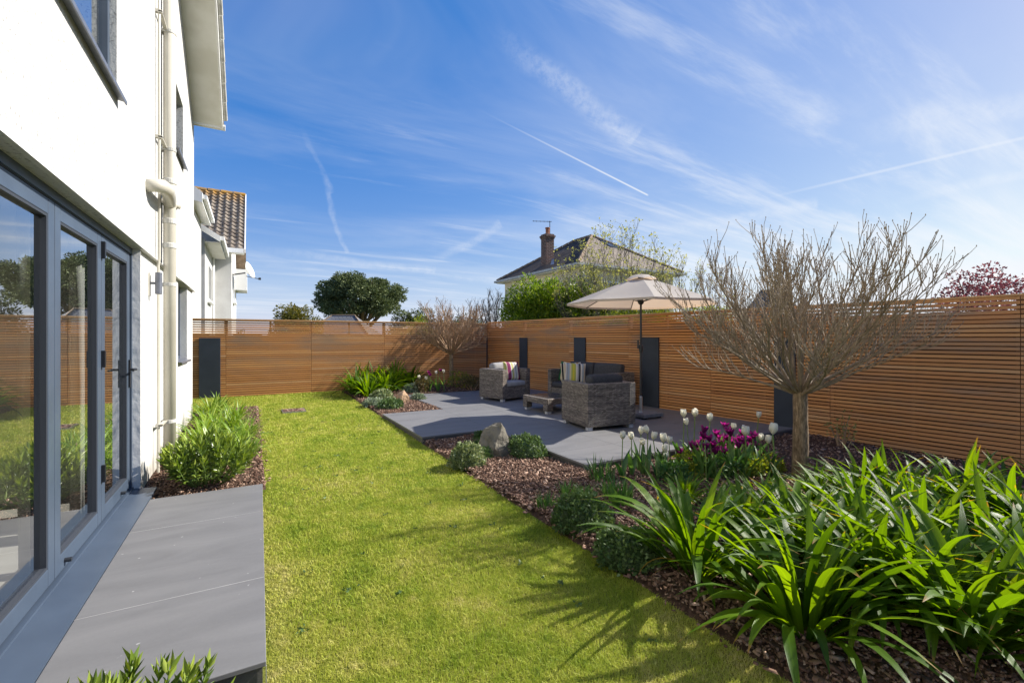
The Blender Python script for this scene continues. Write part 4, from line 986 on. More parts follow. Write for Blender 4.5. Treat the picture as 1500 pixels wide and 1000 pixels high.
# ================================================================== PLANTS
class Leaves:
    """thin strap leaves, three verts across"""
    def __init__(s): s.V = []; s.F = []; s.T = []; s.Q = []; s.A = []
    def strap(s, base, az, e0, L, w, bend, tint, n=9, fold=0.18, twist=0.0, power=1.5, tip=0.72, curl=0.0):
        b0 = len(s.V); p = Vector(base); ds = L/n; az_ = az
        for i in range(n+1):
            q = i/n; e = e0 - bend*q**power; az_ = az + curl*q
            d = Vector((math.cos(e)*math.cos(az_), math.cos(e)*math.sin(az_), math.sin(e)))
            sd = Vector((-math.sin(az_), math.cos(az_), 0)); nr = sd.cross(d) * -1
            tw = twist*q; sd2 = sd*math.cos(tw) + nr*math.sin(tw); nr2 = nr*math.cos(tw) - sd*math.sin(tw)
            ww = w*0.5*min(1.0, 0.6 + 1.1*q)
            if q > tip: ww *= max(0.02, 1 - ((q-tip)/(1-tip))**1.5)
            s.V += [tuple(p - sd2*ww + nr2*(fold*ww)), tuple(p), tuple(p + sd2*ww + nr2*(fold*ww))]; s.T += [tint]*3; s.Q += [q]*3; s.A += [-1.0, 0.0, 1.0]
            p = p + d*ds
        for i in range(n):
            a = b0 + i*3; s.F += [(a, a+1, a+4, a+3), (a+1, a+2, a+5, a+4)]
        return p
    def mesh(s, name, mat):
        me = np_mesh(name, s.V, s.F, mat, s.T, smooth=True)
        for nm, dat in (('along', s.Q), ('across', s.A)): me.attributes.new(nm, 'FLOAT', 'POINT').data.foreach_set('value', dat)
        return me

def leaf_cloud(Pn, Dn, L, aspect, rng, lift=0.15, var=0.35):
    """folded pointed leaves at points Pn growing along Dn -> verts, tris"""
    n = len(Pn); Dn = Dn/np.linalg.norm(Dn, axis=1, keepdims=True)
    rv = rng.normal(size=(n, 3)); sd = np.cross(Dn, rv); sd /= np.linalg.norm(sd, axis=1, keepdims=True)+1e-9
    nr = np.cross(Dn, sd); l = (L*rng.uniform(1-var, 1+var, n))[:, None]; w = l*aspect/2
    a = Pn; b = Pn + Dn*l*0.45 + sd*w + nr*l*lift; c = Pn + Dn*l; d = Pn + Dn*l*0.45 - sd*w + nr*l*lift
    V = np.stack([a, b, c, d], 1).reshape(-1, 3); i = np.arange(n)*4
    return V, np.concatenate([np.stack([i, i+1, i+2], 1), np.stack([i, i+2, i+3], 1)])
def lumps(rng, c, rad, k, n, lr=0.38, shell=0.75, flat=1.0, low=-0.35):
    """points in k uneven clumps spread through an ellipsoid; returns points, outward dirs"""
    u = rng.normal(size=(k*3, 3)); u /= np.linalg.norm(u, axis=1, keepdims=True); u = u[u[:, 2] > low][:k]; k = len(u)
    rr = rng.uniform(shell*0.45, 1.0, k)**0.6*(1-lr*0.5)
    cen = u*rr[:, None]; sz = lr*rng.uniform(0.55, 1.2, k)
    w = sz**2; idx = rng.choice(k, n, p=w/w.sum())
    q = rng.normal(size=(n, 3)); q /= np.linalg.norm(q, axis=1, keepdims=True); q[:, 2] *= flat
    off = q*(rng.uniform(0.25, 1.0, n)**0.5*sz[idx])[:, None]
    Pn = (cen[idx] + off)*np.array(rad) + np.array(c)
    D = q*0.8 + cen[idx]*0.5 + rng.normal(size=(n, 3))*0.45
    return Pn, D, cen*np.array(rad) + np.array(c)

def grow(mb, p0, d0, L, r0, r1, n, rng, up=0.0, wob=0.1, sides=5):
    p = Vector(p0); d = Vector(d0).normalized(); pts = [p.copy()]; dirs = [d.copy()]
    for i in range(n):
        d = (d + Vector((rng.gauss(0, wob), rng.gauss(0, wob), rng.gauss(0, wob*0.6) + up/n))).normalized()
        p = p + d*(L/n); pts.append(p.copy()); dirs.append(d.copy())
    mb.tube(pts, [r0 + (r1-r0)*(i/n) for i in range(n+1)], sides)
    return pts, dirs
def along(pts, dirs, s):
    f = s*(len(pts)-1); i = min(int(f), len(pts)-2); q = f-i
    return pts[i].lerp(pts[i+1], q), dirs[i].lerp(dirs[i+1], q).normalized()

def mop_tree(name, label, base, fork, spread, height, n_limb, rt, seed, thick=1.0, mat='branch', leafy=False, group=None, density=1.0):
    rng = random.Random(seed)
    t = thing(name, label, 'tree', base, 0, group)
    m = MB(); k = 9; pts = []; rad = []
    for i in range(k+1):
        q = i/k; pts.append((0.008*math.sin(q*5), 0.006*math.cos(q*4), -0.05 + (fork+0.05)*q)); rad.append(rt*(1.12 - 0.2*q + 0.5*max(0, 0.12-q)) * (1 + 0.03*rng.uniform(-1, 1)))
    pts.append((0.0, 0.0, fork+0.03)); rad.append(rt*0.95); pts.append((0, 0, fork+0.085)); rad.append(rt*0.55)
    m.tube(pts, rad, 14); trunk = m.build('trunk', M['trunk'], t, smooth=True)
    c = MB()
    for i in range(n_limb):
        az = 2*PI*(i*0.618 + rng.uniform(-.05, .05)); fr = ((i+0.5)/n_limb)
        tilt = R(8 + 64*fr**0.68 + rng.uniform(-5, 5))
        d = Vector((math.sin(tilt)*math.cos(az), math.sin(tilt)*math.sin(az), math.cos(tilt)))
        reach = 1.0/max(math.sin(tilt)/spread*0.95, math.cos(tilt)/(height*0.83), 1e-3)
        L = reach*rng.uniform(0.70, 0.95)
        r0 = 0.0225*thick*rng.uniform(0.65, 1.25)
        lp, ld = grow(c, (0.045*math.cos(az), 0.045*math.sin(az), fork - 0.02 + 0.05*math.cos(tilt)), d, L, r0, 0.005*thick, 11, rng, 0.28*math.sin(tilt), 0.075, 6)
        nt = int(L/0.078*density)
        for j in range(nt):
            s = 0.30 + 0.69*((j+rng.random())/nt)**0.85
            p, dd = along(lp, ld, s)
            a2 = rng.uniform(0, 2*PI); o = dd.orthogonal().normalized(); o = o*math.cos(a2) + dd.cross(o)*math.sin(a2)
            td = (dd*1.0 + o*rng.uniform(0.45, 1.0) + Vector((0, 0, 0.35))).normalized()
            tl = rng.uniform(0.22, 0.62)*(1.15-0.5*s)*height/1.9
            tp, tdr = grow(c, p, td, tl, 0.0062*thick*rng.uniform(.7, 1.2), 0.0030*thick, 5, rng, 0.5, 0.11, 4)
            for q in range(rng.randint(3, 5)):
                s2 = rng.uniform(0.25, 0.95); p2, d2 = along(tp, tdr, s2); a3 = rng.uniform(0, 2*PI); o2 = d2.orthogonal().normalized(); o2 = o2*math.cos(a3) + d2.cross(o2)*math.sin(a3)
                l3 = rng.uniform(0.07, 0.24)*height/1.9
                p3, _ = grow(c, p2, (d2 + o2*rng.uniform(.4, .9) + Vector((0, 0, .3))), l3, 0.0036*thick, 0.0026*thick, 3, rng, 0.5, 0.1, 4)
                e = p3[-1]; c.tube([e, e + Vector((0, 0, 0.008*thick)), e + Vector((0.001, 0, 0.018*thick))], [0.0030*thick, 0.0062*thick, 0.002*thick], 4)
            e = tp[-1]; c.tube([e, e + tdr[-1]*0.010*thick, e + tdr[-1]*0.022*thick], [0.003*thick, 0.0066*thick, 0.002*thick], 4)
    c.build('crown', M[mat], t)
    return t
b = P(1172, 700, 4.75)
mop_tree('bare_tree', 'bare mop headed tree with thick trunk among the strap leaved plants', (b[0], b[1], -0.09), 0.87, 1.24, 1.84, 40, 0.070, 5, 0.78, density=1.0)
b = P(661, 560, 12.6)
mop_tree('bare_tree', 'small bare mop headed tree in the far corner bed', (b[0], b[1], 0.0), 0.93, 0.95, 1.5, 44, 0.06, 8, 1.0, 'twig_warm', density=1.0)

# ---- strap leaved clumps (front bed)
def strap_clump(seed, n, L0, L1, w, e_lo, e_hi, b_lo, b_hi, rad, mat, name='leaf_clump', wv=0.3, radial=0.7):
    r = random.Random(seed); lv = Leaves()
    for i in range(n):
        fan = r.randint(0, 4)
        a0 = r.uniform(0, 2*PI); rr = rad*math.sqrt(r.random())
        base = (rr*math.cos(a0), rr*math.sin(a0), -0.02)
        az = a0 + r.gauss(0, radial)
        fr = r.random() if radial > 0.5 else min(1, max(0, 1 - rr/rad + r.gauss(0.12, 0.24)))
        e0 = e_lo + (e_hi-e_lo)*fr
        lv.strap(base, az, e0, r.uniform(L0, L1), w*r.uniform(1-wv, 1+wv), r.uniform(b_lo, b_hi)*(1.15-0.5*fr), min(1, max(0, r.gauss(0.5, 0.24))),
                 10, r.uniform(0.1, 0.4), r.gauss(0, 0.32), r.uniform(1.3, 2.2), r.uniform(0.42, 0.68), r.gauss(0, 0.25))
    return lv.mesh(name, M[mat])
AGA = [strap_clump(20+i, 80, 0.40, 0.76, 0.045, R(42), R(86), 0.6, 2.2, 0.09, 'agapanthus', 'agapanthus', 0.2, radial=0.35) for i in range(6)]
DEAD = []
for i in range(3):
    r = random.Random(60+i); lv = Leaves()
    for j in range(3): lv.strap((0.05*math.cos(j*2.1), 0.05*math.sin(j*2.1), 0.02), r.uniform(0, 6.3), R(r.uniform(5, 40)), r.uniform(0.25, 0.42), 0.024, r.uniform(1.2, 2.2), r.random(), 8, 0.5, 0.8)
    DEAD.append(lv.mesh('withered_leaf', M['yellow_leaf']))
CL = [  # photo column, photo row of the base, size, what singles it out
 (1018, 838, 1.12, 'strap leaved clump nearest the lawn, arching over the low green mound'),
 (1178, 915, 1.15, 'big glossy strap leaved clump at the lawn edge in the lower middle'),
 (1285, 885, 1.00, 'upright strap leaved clump in the middle of the front bed'),
 (1415, 935, 1.20, 'broad leaved clump near the bottom right corner'),
 (1540, 935, 1.10, 'strap leaved clump in the far bottom right corner'),
 (1090, 795, 0.86, 'strap leaved clump below the purple tulips'),
 (1165, 808, 0.98, 'strap leaved clump directly in front of the bare tree trunk'),
 (1262, 805, 1.05, 'strap leaved clump right of the tree trunk with a fallen white flower'),
 (1352, 825, 1.08, 'tall strap leaved clump with bright leaves right of centre'),
 (1448, 835, 1.10, 'strap leaved clump with a yellowing leaf on the right'),
 (1545, 835, 1.05, 'strap leaved clump cut by the right picture edge'),
 (1005, 738, 0.52, 'small strap leaved clump below the white tulips'),
 (1115, 748, 0.60, 'small strap leaved clump left of the bare tree trunk'),
 (1196, 738, 0.58, 'low strap leaved clump touching the tree trunk'),
 (1265, 750, 0.92, 'strap leaved clump behind the trunk with pale withered tips'),
 (1345, 766, 0.98, 'strap leaved clump below the twiggy fence shrub'),
 (1412, 762, 1.00, 'strap leaved clump towards the fence on the right'),
 (1487, 778, 1.00, 'strap leaved clump by the fence at the right edge'),
 (1232, 850, 1.02, 'strap leaved clump between the trunk and the bed middle'),
 (1345, 885, 1.05, 'strap leaved clump crowded between the two big bottom right ones'),
 (1300, 745, 0.92, 'strap leaved clump at the back of the bed right of the trunk'),
 (1565, 765, 1.00, 'strap leaved clump just beyond the right edge'),
]
r = random.Random(77)
for i, (u, v, s, lab) in enumerate(CL):
    g = G(u, v, -0.09)
    t = thing('agapanthus', lab, 'plant', (g[0], g[1], zbf(g[0], g[1])), r.uniform(0, 6.28), 'glossy strap leaved clumps in the front bed')
    o = link('foliage', AGA[i % 6], t); o.scale = (s, s, s*0.92)
    if i % 3 != 1: o = link('withered_leaf', DEAD[i % 3], t); o.rotation_euler = (0, 0, r.uniform(0, 6)); tag(o, 'yellowed drooping leaf')
for i, (u, v, s, lab) in enumerate([(522, 577, 1.15, 'dark strap leaved clump at the far lawn corner'), (550, 572, 1.25, 'strap leaved clump in the middle of the far bed'), (578, 570, 1.25, 'strap leaved clump beside the far white tulips'), (540, 580, 1.05, 'low strap leaved clump at the front of the far bed'), (598, 568, 1.1, 'small strap leaved clump under the far fence'), (566, 576, 1.1, 'strap leaved clump at the front of the far bed above the silvery plants'), (535, 572, 1.15, 'strap leaved clump at the back left of the far bed')]):
    g = G(u, v, 0.0)
    t = thing('agapanthus', lab, 'plant', (g[0], min(g[1], 12.0), zbf(g[0], g[1])), r.uniform(0, 6.28), 'strap leaved clumps in the far bed')
    o = link('foliage', AGA[(i+2) % 6], t); o.scale = (s, s, s)
# ---- pale daylily clumps by the house
DAY = [strap_clump(40+i, 95, 0.26, 0.52, 0.020, R(45), R(88), 1.0, 2.2, 0.13, 'daylily', 'daylily') for i in range(3)]
for i, (x, y, s, lab) in enumerate([(-0.25, 6.1, 0.9, 'pale green grassy clump behind the dark shrub'), (-0.58, 6.35, 0.95, 'pale green grassy clump against the drainpipe'), (-0.16, 6.9, 0.9, 'pale green grassy clump spilling to the lawn edge'),
                                    (-0.55, 7.3, 0.95, 'pale green grassy clump along the house wall'), (-0.18, 7.8, 0.9, 'pale green grassy clump in the middle of the house bed'), (-0.55, 8.3, 1.0, 'pale green grassy clump under the small window'),
                                    (-0.25, 8.9, 0.95, 'pale green grassy clump near the bark end of the bed'), (-0.62, 9.5, 1.0, 'far pale green grassy clump at the house corner'), (-0.40, 5.75, 0.8, 'pale green grassy clump right behind the dark shrub'), (-0.05, 6.4, 0.75, 'small pale green grassy clump leaning over the bark edge'), (-0.40, 6.6, 1.0, 'pale green grassy clump in the thick of the house bed'), (-0.05, 7.4, 0.75, 'low pale green grassy clump at the edge of the lawn'), (-0.37, 7.8, 1.0, 'tall pale green grassy clump in front of the small window'), (-0.55, 10.2, 0.9, 'last pale green grassy clump before the dark gate board')]):
    t = thing('daylily', lab, 'plant', (x, y, zbf(x, y)), r.uniform(0, 6.28), 'grassy clumps along the house')
    o = link('foliage', DAY[i % 3], t); o.scale = (s, s, s*0.95)
# ---- narrow leaved tufts
TUFT = [strap_clump(50+i, 70, 0.16, 0.30, 0.011, R(58), R(89), 0.1, 0.8, 0.10, 'tulip_leaf', 'bulb_tuft') for i in range(2)]
for i, (u, v, s, lab) in enumerate([(882, 703, 1.0, 'upright bulb leaf tuft by the paving corner'), (908, 732, 1.1, 'upright bulb leaf tuft behind the round green mound'), (893, 722, 0.7, 'short bulb leaf tuft between the two taller ones'),
                                    (798, 738, 0.62, 'small sparse tuft left of the green mound'), (830, 722, 0.6, 'small bright tuft above the green mound'), (858, 722, 0.5, 'small grey green tuft right above the mound'), (700, 653, 0.55, 'little grassy tuft left of the boulder')]):
    g = G(u, v, -0.05); t = tag(link('bulb_tuft', TUFT[i % 2]), lab, 'plant', 'narrow leaved tufts in the bark'); t.location = (g[0], g[1], zbf(g[0], g[1])); t.scale = (s, s, s); t.rotation_euler = (0, 0, i*1.3)
# ---- low rounded mounds
def mound(name, label, x, y, rx, h, mat, leaf, n, seed):
    rg = np.random.default_rng(seed); z0 = zbf(x, y)
    t = thing(name, label, 'plant', (x, y, z0))
    u = rg.normal(size=(n*2, 3)); u /= np.linalg.norm(u, axis=1, keepdims=True); u = u[u[:, 2] > -0.12][:n]
    bump_ = 1 + 0.15*np.sin(u[:, 0]*9+seed)*np.cos(u[:, 1]*8) + rg.normal(0, 0.06, len(u))
    Pn = u*bump_[:, None]*np.array([rx, rx, h])
    D = u*0.75 + rg.normal(size=u.shape)*0.55 + np.array([0, 0, 0.25])
    V, T = leaf_cloud(Pn, D, leaf, 0.75, rg, 0.12)
    tt = np.clip(rg.beta(2.2, 2.2, len(u)), 0, 1)
    # leafy core
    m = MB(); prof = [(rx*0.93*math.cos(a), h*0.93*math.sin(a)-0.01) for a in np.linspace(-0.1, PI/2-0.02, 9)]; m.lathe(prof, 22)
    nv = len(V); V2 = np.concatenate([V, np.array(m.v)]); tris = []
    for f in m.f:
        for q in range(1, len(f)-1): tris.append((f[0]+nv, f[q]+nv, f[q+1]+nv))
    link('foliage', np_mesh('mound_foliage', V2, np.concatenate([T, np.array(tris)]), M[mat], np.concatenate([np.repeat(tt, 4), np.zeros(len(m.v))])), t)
g = G(685, 678, -.05); mound('mound_plant', 'pale variegated rounded mound at the lawn edge left of the boulder', g[0], g[1], 0.18, 0.20, 'sedum_pale', 0.03, 2000, 1)
g = G(770, 664, -.05); mound('mound_plant', 'dark green rounded mound tucked right of the boulder', g[0], g[1], 0.23, 0.22, 'sedum', 0.026, 2600, 2)
g = G(851, 764, -.06); mound('mound_plant', 'round blue green leafy mound alone in the bark near the lawn edge', g[0], g[1], 0.205, 0.205, 'sedum', 0.026, 3000, 3)
g = G(920, 812, -.07); mound('mound_plant', 'low green mound half under the front strap leaves', g[0], g[1], 0.20, 0.15, 'sedum', 0.027, 2400, 4)
g = G(712, 668, -.05); mound('mound_plant', 'small dark mound squeezed between pale mound and boulder', g[0], g[1], 0.09, 0.10, 'sedum', 0.028, 500, 5)
for (u, v, rx, h, lab, mt) in [(548, 594, .20, .10, 'silvery low plant at the far bed edge', 'silver'), (572, 598, .22, .15, 'grey green low plant left of the sandstone rock', 'sedum'), (604, 576, .22, .18, 'silvery mound beside the far patio step', 'silver'), (560, 585, .22, .17, 'blue grey mound below the far strap leaves', 'sedum_pale'), (612, 586, .14, .10, 'pale low plant right of the sandstone rock', 'silver'), (708, 640, .10, .06, 'small sprawling green plant by the patio edge', 'sedum')]:
    g = G(u, v, -.03); mound('mound_plant', lab, g[0], g[1], rx, h, mt, 0.05, 520, int(u))

# ---- leafy shrubs
def shrub(name, label, c, rad, k, n, leaf, aspect, mat, seed, cat='shrub', stems=6, lr=0.4, group=None, low=-0.35, stemmat='twig_grey', upward=0.0, kids=True):
    rg = np.random.default_rng(seed); rr = random.Random(seed)
    t = thing(name, label, cat, (c[0], c[1], c[2]-rad[2]), 0, group)
    cc = (0, 0, rad[2])
    Pn, D, cen = lumps(rg, cc, rad, k, n, lr, low=low); D[:, 2] += upward
    V, T = leaf_cloud(Pn, D, leaf, aspect, rg)
    tint = np.clip(rg.beta(2, 2, n)*0.8 + 0.25*rg.random(n)*0.6, 0, 1)
    link('foliage', np_mesh(name+'_foliage', V, T, M[mat], np.repeat(tint, 4)), t)
    if stems:
        m = MB()
        for q in range(min(stems*4, len(cen))):
            e = Vector(cen[q]); b0 = Vector((rr.gauss(0, rad[0]*0.08), rr.gauss(0, rad[1]*0.08), -0.1))
            mid = b0.lerp(e, 0.5) + Vector((rr.gauss(0, .06), rr.gauss(0, .06), 0.05))*rad[0]
            m.tube([b0, mid, e], [0.012+0.012*rad[2], 0.008+0.008*rad[2], 0.004+0.003*rad[2]], 5)
        m.build('stem', M[stemmat], t)
    return t
# dark glossy shrub by the house paving
def shoot_shrub(name, label, x, y, rad, h, nsh, leafL, mat, seed, asp=0.26):
    rg = np.random.default_rng(seed); r = random.Random(seed); t = thing(name, label, 'shrub', (x, y, zbf(x, y)))
    m = MB(); PP = []; DD = []
    for i in range(nsh):
        a = r.uniform(0, 2*PI); q = math.sqrt(r.random()); tip = Vector((rad*q*math.cos(a), rad*q*math.sin(a), h*(0.35+0.65*math.sqrt(max(0, 1-q*q*0.85)))*r.uniform(0.82, 1.08)))
        b0 = Vector((tip.x*0.3, tip.y*0.3, -0.02)); mid = b0.lerp(tip, 0.5) + Vector((tip.x*0.12, tip.y*0.12, 0))
        m.tube([b0, mid, tip], [0.006, 0.005, 0.003], 5)
        ax = (tip-mid).normalized()
        for j in range(26):
            s = 1 - 0.62*(j/26)**1.1; p = mid.lerp(tip, (s-0.5)*2) if s > 0.5 else b0.lerp(mid, s*2)
            aa = j*2.4 + i; o = ax.orthogonal().normalized(); o = o*math.cos(aa) + ax.cross(o)*math.sin(aa)
            d = (ax*(0.25+0.9*(1-j/26)) + o*(0.45+0.6*(j/26))).normalized(); PP.append(tuple(p)); DD.append(tuple(d))
    V, T = leaf_cloud(np.array(PP), np.array(DD), leafL, asp, rg, 0.10)
    link('foliage', np_mesh(name+'_foliage', V, T, M[mat], np.repeat(np.clip(rg.beta(2, 2.4, len(PP)) + 0.25*(np.arange(len(PP)) % 26 < 6), 0, 1), 4)), t)
    m.build('stem', M['stem'], t)
shoot_shrub('evergreen_shrub', 'dark glossy evergreen shrub where the house paving ends', -0.36, 5.30, 0.40, 0.44, 90, 0.072, 'dark_leaf', 3)
shoot_shrub('evergreen_shrub', 'tips of an evergreen shrub poking up at the bottom left', -0.36, 1.86, 0.30, 0.325, 46, 0.060, 'dark_leaf', 6)
# understorey around the tulips, under the fence and behind the far chair
for i, (u, v, d, rad, leaf, mat, lab) in enumerate([
    (1010, 690, 4.75, (.20, .16, .13), .045, 'lime_leaf', 'lime leaved low plant left of the purple tulips'), (1050, 690, 4.7, (.24, .2, .12), .045, 'tulip_leaf', 'green low plant beneath the purple tulips'),
    (1100, 685, 4.75, (.22, .18, .12), .04, 'lime_leaf', 'lime low plant right under the purple tulips'), (985, 700, 4.6, (.18, .15, .10), .045, 'tulip_leaf', 'green low plant right of the left white tulips'),
    (1235, 655, 6.0, (.26, .22, .24), .045, 'spring_leaf', 'sparse twiggy shrub behind the bare trunk at the fence'), (1370, 668, 5.9, (.30, .22, .22), .045, 'sedum', 'sparse twiggy shrub low on the right fence'),
    (674, 565, 12.3, (.34, .3, .24), .06, 'lime_leaf', 'yellow green shrub beside the small bare tree'), (693, 568, 11.9, (.38, .3, .20), .06, 'bronze_leaf', 'bronze low shrub left of the armchair'),
    (1130, 692, 4.9, (.14, .14, .10), .035, 'lime_leaf', 'bright lime sprig by the tree trunk'), (618, 572, 11.4, (.22, .2, .2), .05, 'bronze_leaf', 'brownish low plant under the far white tulips')]):
    p = P(u, v, d); z0 = zbf(p[0], p[1])
    sparse = 'sparse' in lab
    shrub('low_plant', lab, (p[0], p[1], z0+rad[2]*0.85), rad, 14 if not sparse else 9, (420 if d < 8 else 500) if not sparse else 130, leaf, 0.5, mat, 200+i, 'plant', 3, 0.45, low=-0.6, stemmat='stem' if d < 5 else 'twig_warm')

# ---- tulips
def tulip_mesh(kind, seed):
    r = random.Random(seed); V = []; Fc = []; T = []
    n, mth = 7, 4
    for k in range(6):
        a = k*PI/3 + r.uniform(-.1, .1); inner = k % 2
        R0 = 0.021 if kind == 'white' else 0.017; H = (0.056 if kind == 'white' else 0.066)*r.uniform(0.93, 1.07); base = len(V)
        opn = r.uniform(0.0, 0.45) if kind == 'white' else r.uniform(0.45, 1.0)
        for i in range(n+1):
            s = i/n
            if kind == 'white': rad = R0*(math.sin(min(1, s*1.5)*PI/2)**0.75)*(1.0 - 0.30*max(0, s-0.5)*2*(1-opn*2)) * (0.93 if inner else 1.03); hw = 0.026*math.sin(PI*(0.10+0.86*s**0.9))**0.7
            else: rad = R0*(math.sin(min(1, s*1.7)*PI/2)**0.8)*(1 + opn*1.5*max(0, s-0.5)**1.4*2); hw = 0.019*math.sin(PI*min(1, (0.12+0.86*s)))**0.9
            for j in range(mth+1):
                q = (j/mth-0.5)*2; ang = a + q*hw/max(rad, 0.010)*0.95
                rr = rad*(1 - 0.06*abs(q)) + 0.0015*q*q
                V.append((rr*math.cos(ang), rr*math.sin(ang), H*s - (0.006*s*opn*4 if kind != 'white' else 0))); T.append(min(1, max(0, (0.25+0.75*s)*0.8 + r.uniform(-.06, .06))))
        for i in range(n):
            for j in range(mth): q = base+i*(mth+1)+j; Fc.append((q, q+1, q+mth+2, q+mth+1))
    return np_mesh(kind+'_flower', V, Fc, M[kind+'_petal'], T, smooth=True)
TW = [tulip_mesh('white', i) for i in range(4)]; TP = [tulip_mesh('purple', 10+i) for i in range(4)]
rt_ = random.Random(31)
TS = 1.42
def tulip(u, v, d, kind, label, group, sc=1.0, leaves=2):
    sc *= TS if d < 8 else 1.1; p = P(u, v, d); z0 = zbf(p[0], p[1]); h = max(0.12, p[2] - z0 - 0.025*sc)
    lx, ly = rt_.gauss(0, 0.025), rt_.gauss(0, 0.025)
    t = thing('tulip', label, 'tulip', (p[0]-lx, p[1]-ly, z0), 0, group)
    m = MB(); m.tube([(0, 0, -0.03), (lx*0.25, ly*0.25, h*0.5), (lx, ly, h)], [0.0042*sc, 0.0038*sc, 0.0034*sc], 6); m.build('stem', M['stem'], t)
    f = link('flower', (TW if kind == 'white' else TP)[rt_.randint(0, 3)], t); f.location = (lx, ly, h); f.scale = (sc,)*3; f.rotation_euler = (rt_.gauss(0, .16), rt_.gauss(0, .16), rt_.uniform(0, 6))
    if leaves:
        lv = Leaves()
        for q in range(leaves): lv.strap((0, 0, -0.01), rt_.uniform(0, 6.3), R(rt_.uniform(62, 82)), rt_.uniform(0.17, 0.27)*sc, 0.036*sc, rt_.uniform(0.2, 1.0), rt_.random(), 7, 0.45, 0.4, 1.5, 0.45)
        link('leaf', lv.mesh('tulip_leaf', M['tulip_leaf']), t)
    return t
gl = 'white tulips in front of the sunlit paving corner'; lab = 'white tulip in the loose group before the sunlit paving corner'
for i, (u, v) in enumerate([(912, 638), (925, 639), (939, 631), (949, 629), (942, 647), (957, 639), (972, 642), (980, 645), (974, 657), (977, 667)]):
    l = {0: 'half closed white tulip, leftmost in front of the paving corner', 3: 'tallest white tulip of the group before the paving corner', 6: 'largest white tulip, frontmost of the group before the paving', 9: 'lowest white tulip, facing down beside the paving corner'}.get(i, lab)
    tulip(u, v, 4.72 + 0.14*((i*7) % 5 - 2)/2, 'white', l, gl, 1.05 if i != 6 else 1.25)
gl = 'white tulips among the purple ones'
for (u, v, d, l, s) in [(1002, 606, 5.0, 'white tulip standing highest above the left of the purple tulips', 1.15), (1018, 605, 5.0, 'white tulip high above the purple tulips with a straight stem', 1.15), (1006, 618, 4.9, 'smaller white tulip just below the two highest ones', 0.95), (1040, 612, 4.8, 'white tulip with hanging petals above the purple cluster', 1.1),
                        (1074, 625, 4.85, 'small white tulip next to a yellow sprig in the purple cluster', 0.95), (1092, 632, 4.6, 'wide open white tulip in the middle of the purple cluster', 1.35), (1113, 641, 4.7, 'white tulip half hidden behind a purple one near the trunk', 1.0), (1125, 644, 4.65, 'cream white tulip touching the pink purple one near the trunk', 1.1),
                        (1132, 629, 4.6, 'big round white tulip nearest the bare tree trunk', 1.4), (1111, 608, 5.6, 'single white tulip in shade in front of the fence', 1.0)]:
    tulip(u, v, d, 'white', l, gl, s)
gl = 'purple tulips in one dense cluster'
for i, (u, v) in enumerate([(1032, 637), (1049, 634), (1062, 623), (1065, 640), (1083, 641), (1103, 637), (1044, 650), (1063, 653), (1074, 656), (1022, 650), (1014, 652), (1037, 664), (1047, 660), (1112, 651), (1115, 672), (996, 661), (1013, 675), (1090, 645), (1030, 628), (1078, 646), (1056, 646), (1024, 660), (1096, 652), (1070, 634), (1040, 641), (1053, 640), (1027, 643), (1087, 634), (1060, 660), (1082, 651), (1034, 653), (1050, 668), (1072, 645), (1018, 662), (1100, 643), (1068, 630), (1045, 657)]):
    l = {2: 'purple tulip reaching highest in the purple cluster', 13: 'bright pink purple tulip beside the white ones near the trunk', 14: 'wide open pink purple tulip, lowest on the right', 15: 'dark purple tulip, leftmost of the cluster', 16: 'dark purple tulip hanging lowest on the left of the cluster'}.get(i, 'deep purple tulip inside the dense cluster left of the bare tree')
    tulip(u, v, 4.6 + 0.12*((i*5) % 6), 'purple', l, gl, 1.15, 1 + (i % 2))
for (u, v, k, l) in [(614, 552, 'white', 'leftmost white tulip in the far corner bed'), (624, 554, 'white', 'short white tulip second from left in the far bed'), (639, 546, 'white', 'white tulip left of the far tree trunk'), (650, 544, 'white', 'tallest white tulip nearest the small far tree'),
                     (630, 549, 'purple', 'dark purple tulip between the far white ones'), (645, 542, 'purple', 'dark purple tulip beside the tallest far white tulip'), (628, 545, 'purple', 'faint purple tulip against the far fence shadow')]:
    tulip(u, v, 11.6, k, l, 'tulips in the far bed', 1.5)
g = P(1284, 720, 4.0); m = link('fallen_flower', TW[1]); tag(m, 'fallen white tulip head lying on the strap leaves', 'flower'); m.location = (g[0], g[1], g[2]-0.02); m.rotation_euler = (R(100), 0, R(60)); m.scale = (1.3, 1.3, 1.3)

# small weeds and clover in the lawn
rg = np.random.default_rng(88); WP = []; WD = []
for q in range(60):
    x, y = rg.uniform(0.15, 1.98), 1.0 + 8*rg.random()**1.6; m_ = rg.integers(5, 12)
    for _ in range(m_): WP.append((x + rg.normal(0, 0.016), y + rg.normal(0, 0.016), zl(y) + 0.006)); WD.append((rg.normal(), rg.normal(), 0.45))
V, T = leaf_cloud(np.array(WP), np.array(WD), 0.021, 0.6, rg, 0.1)
tag(link('lawn_weed', np_mesh('lawn_weed', V, T, M['sedum'], np.repeat(rg.random(len(WP))*0.7, 4))), 'small dark leaved weeds scattered in the lawn', 'weeds', kind='stuff')
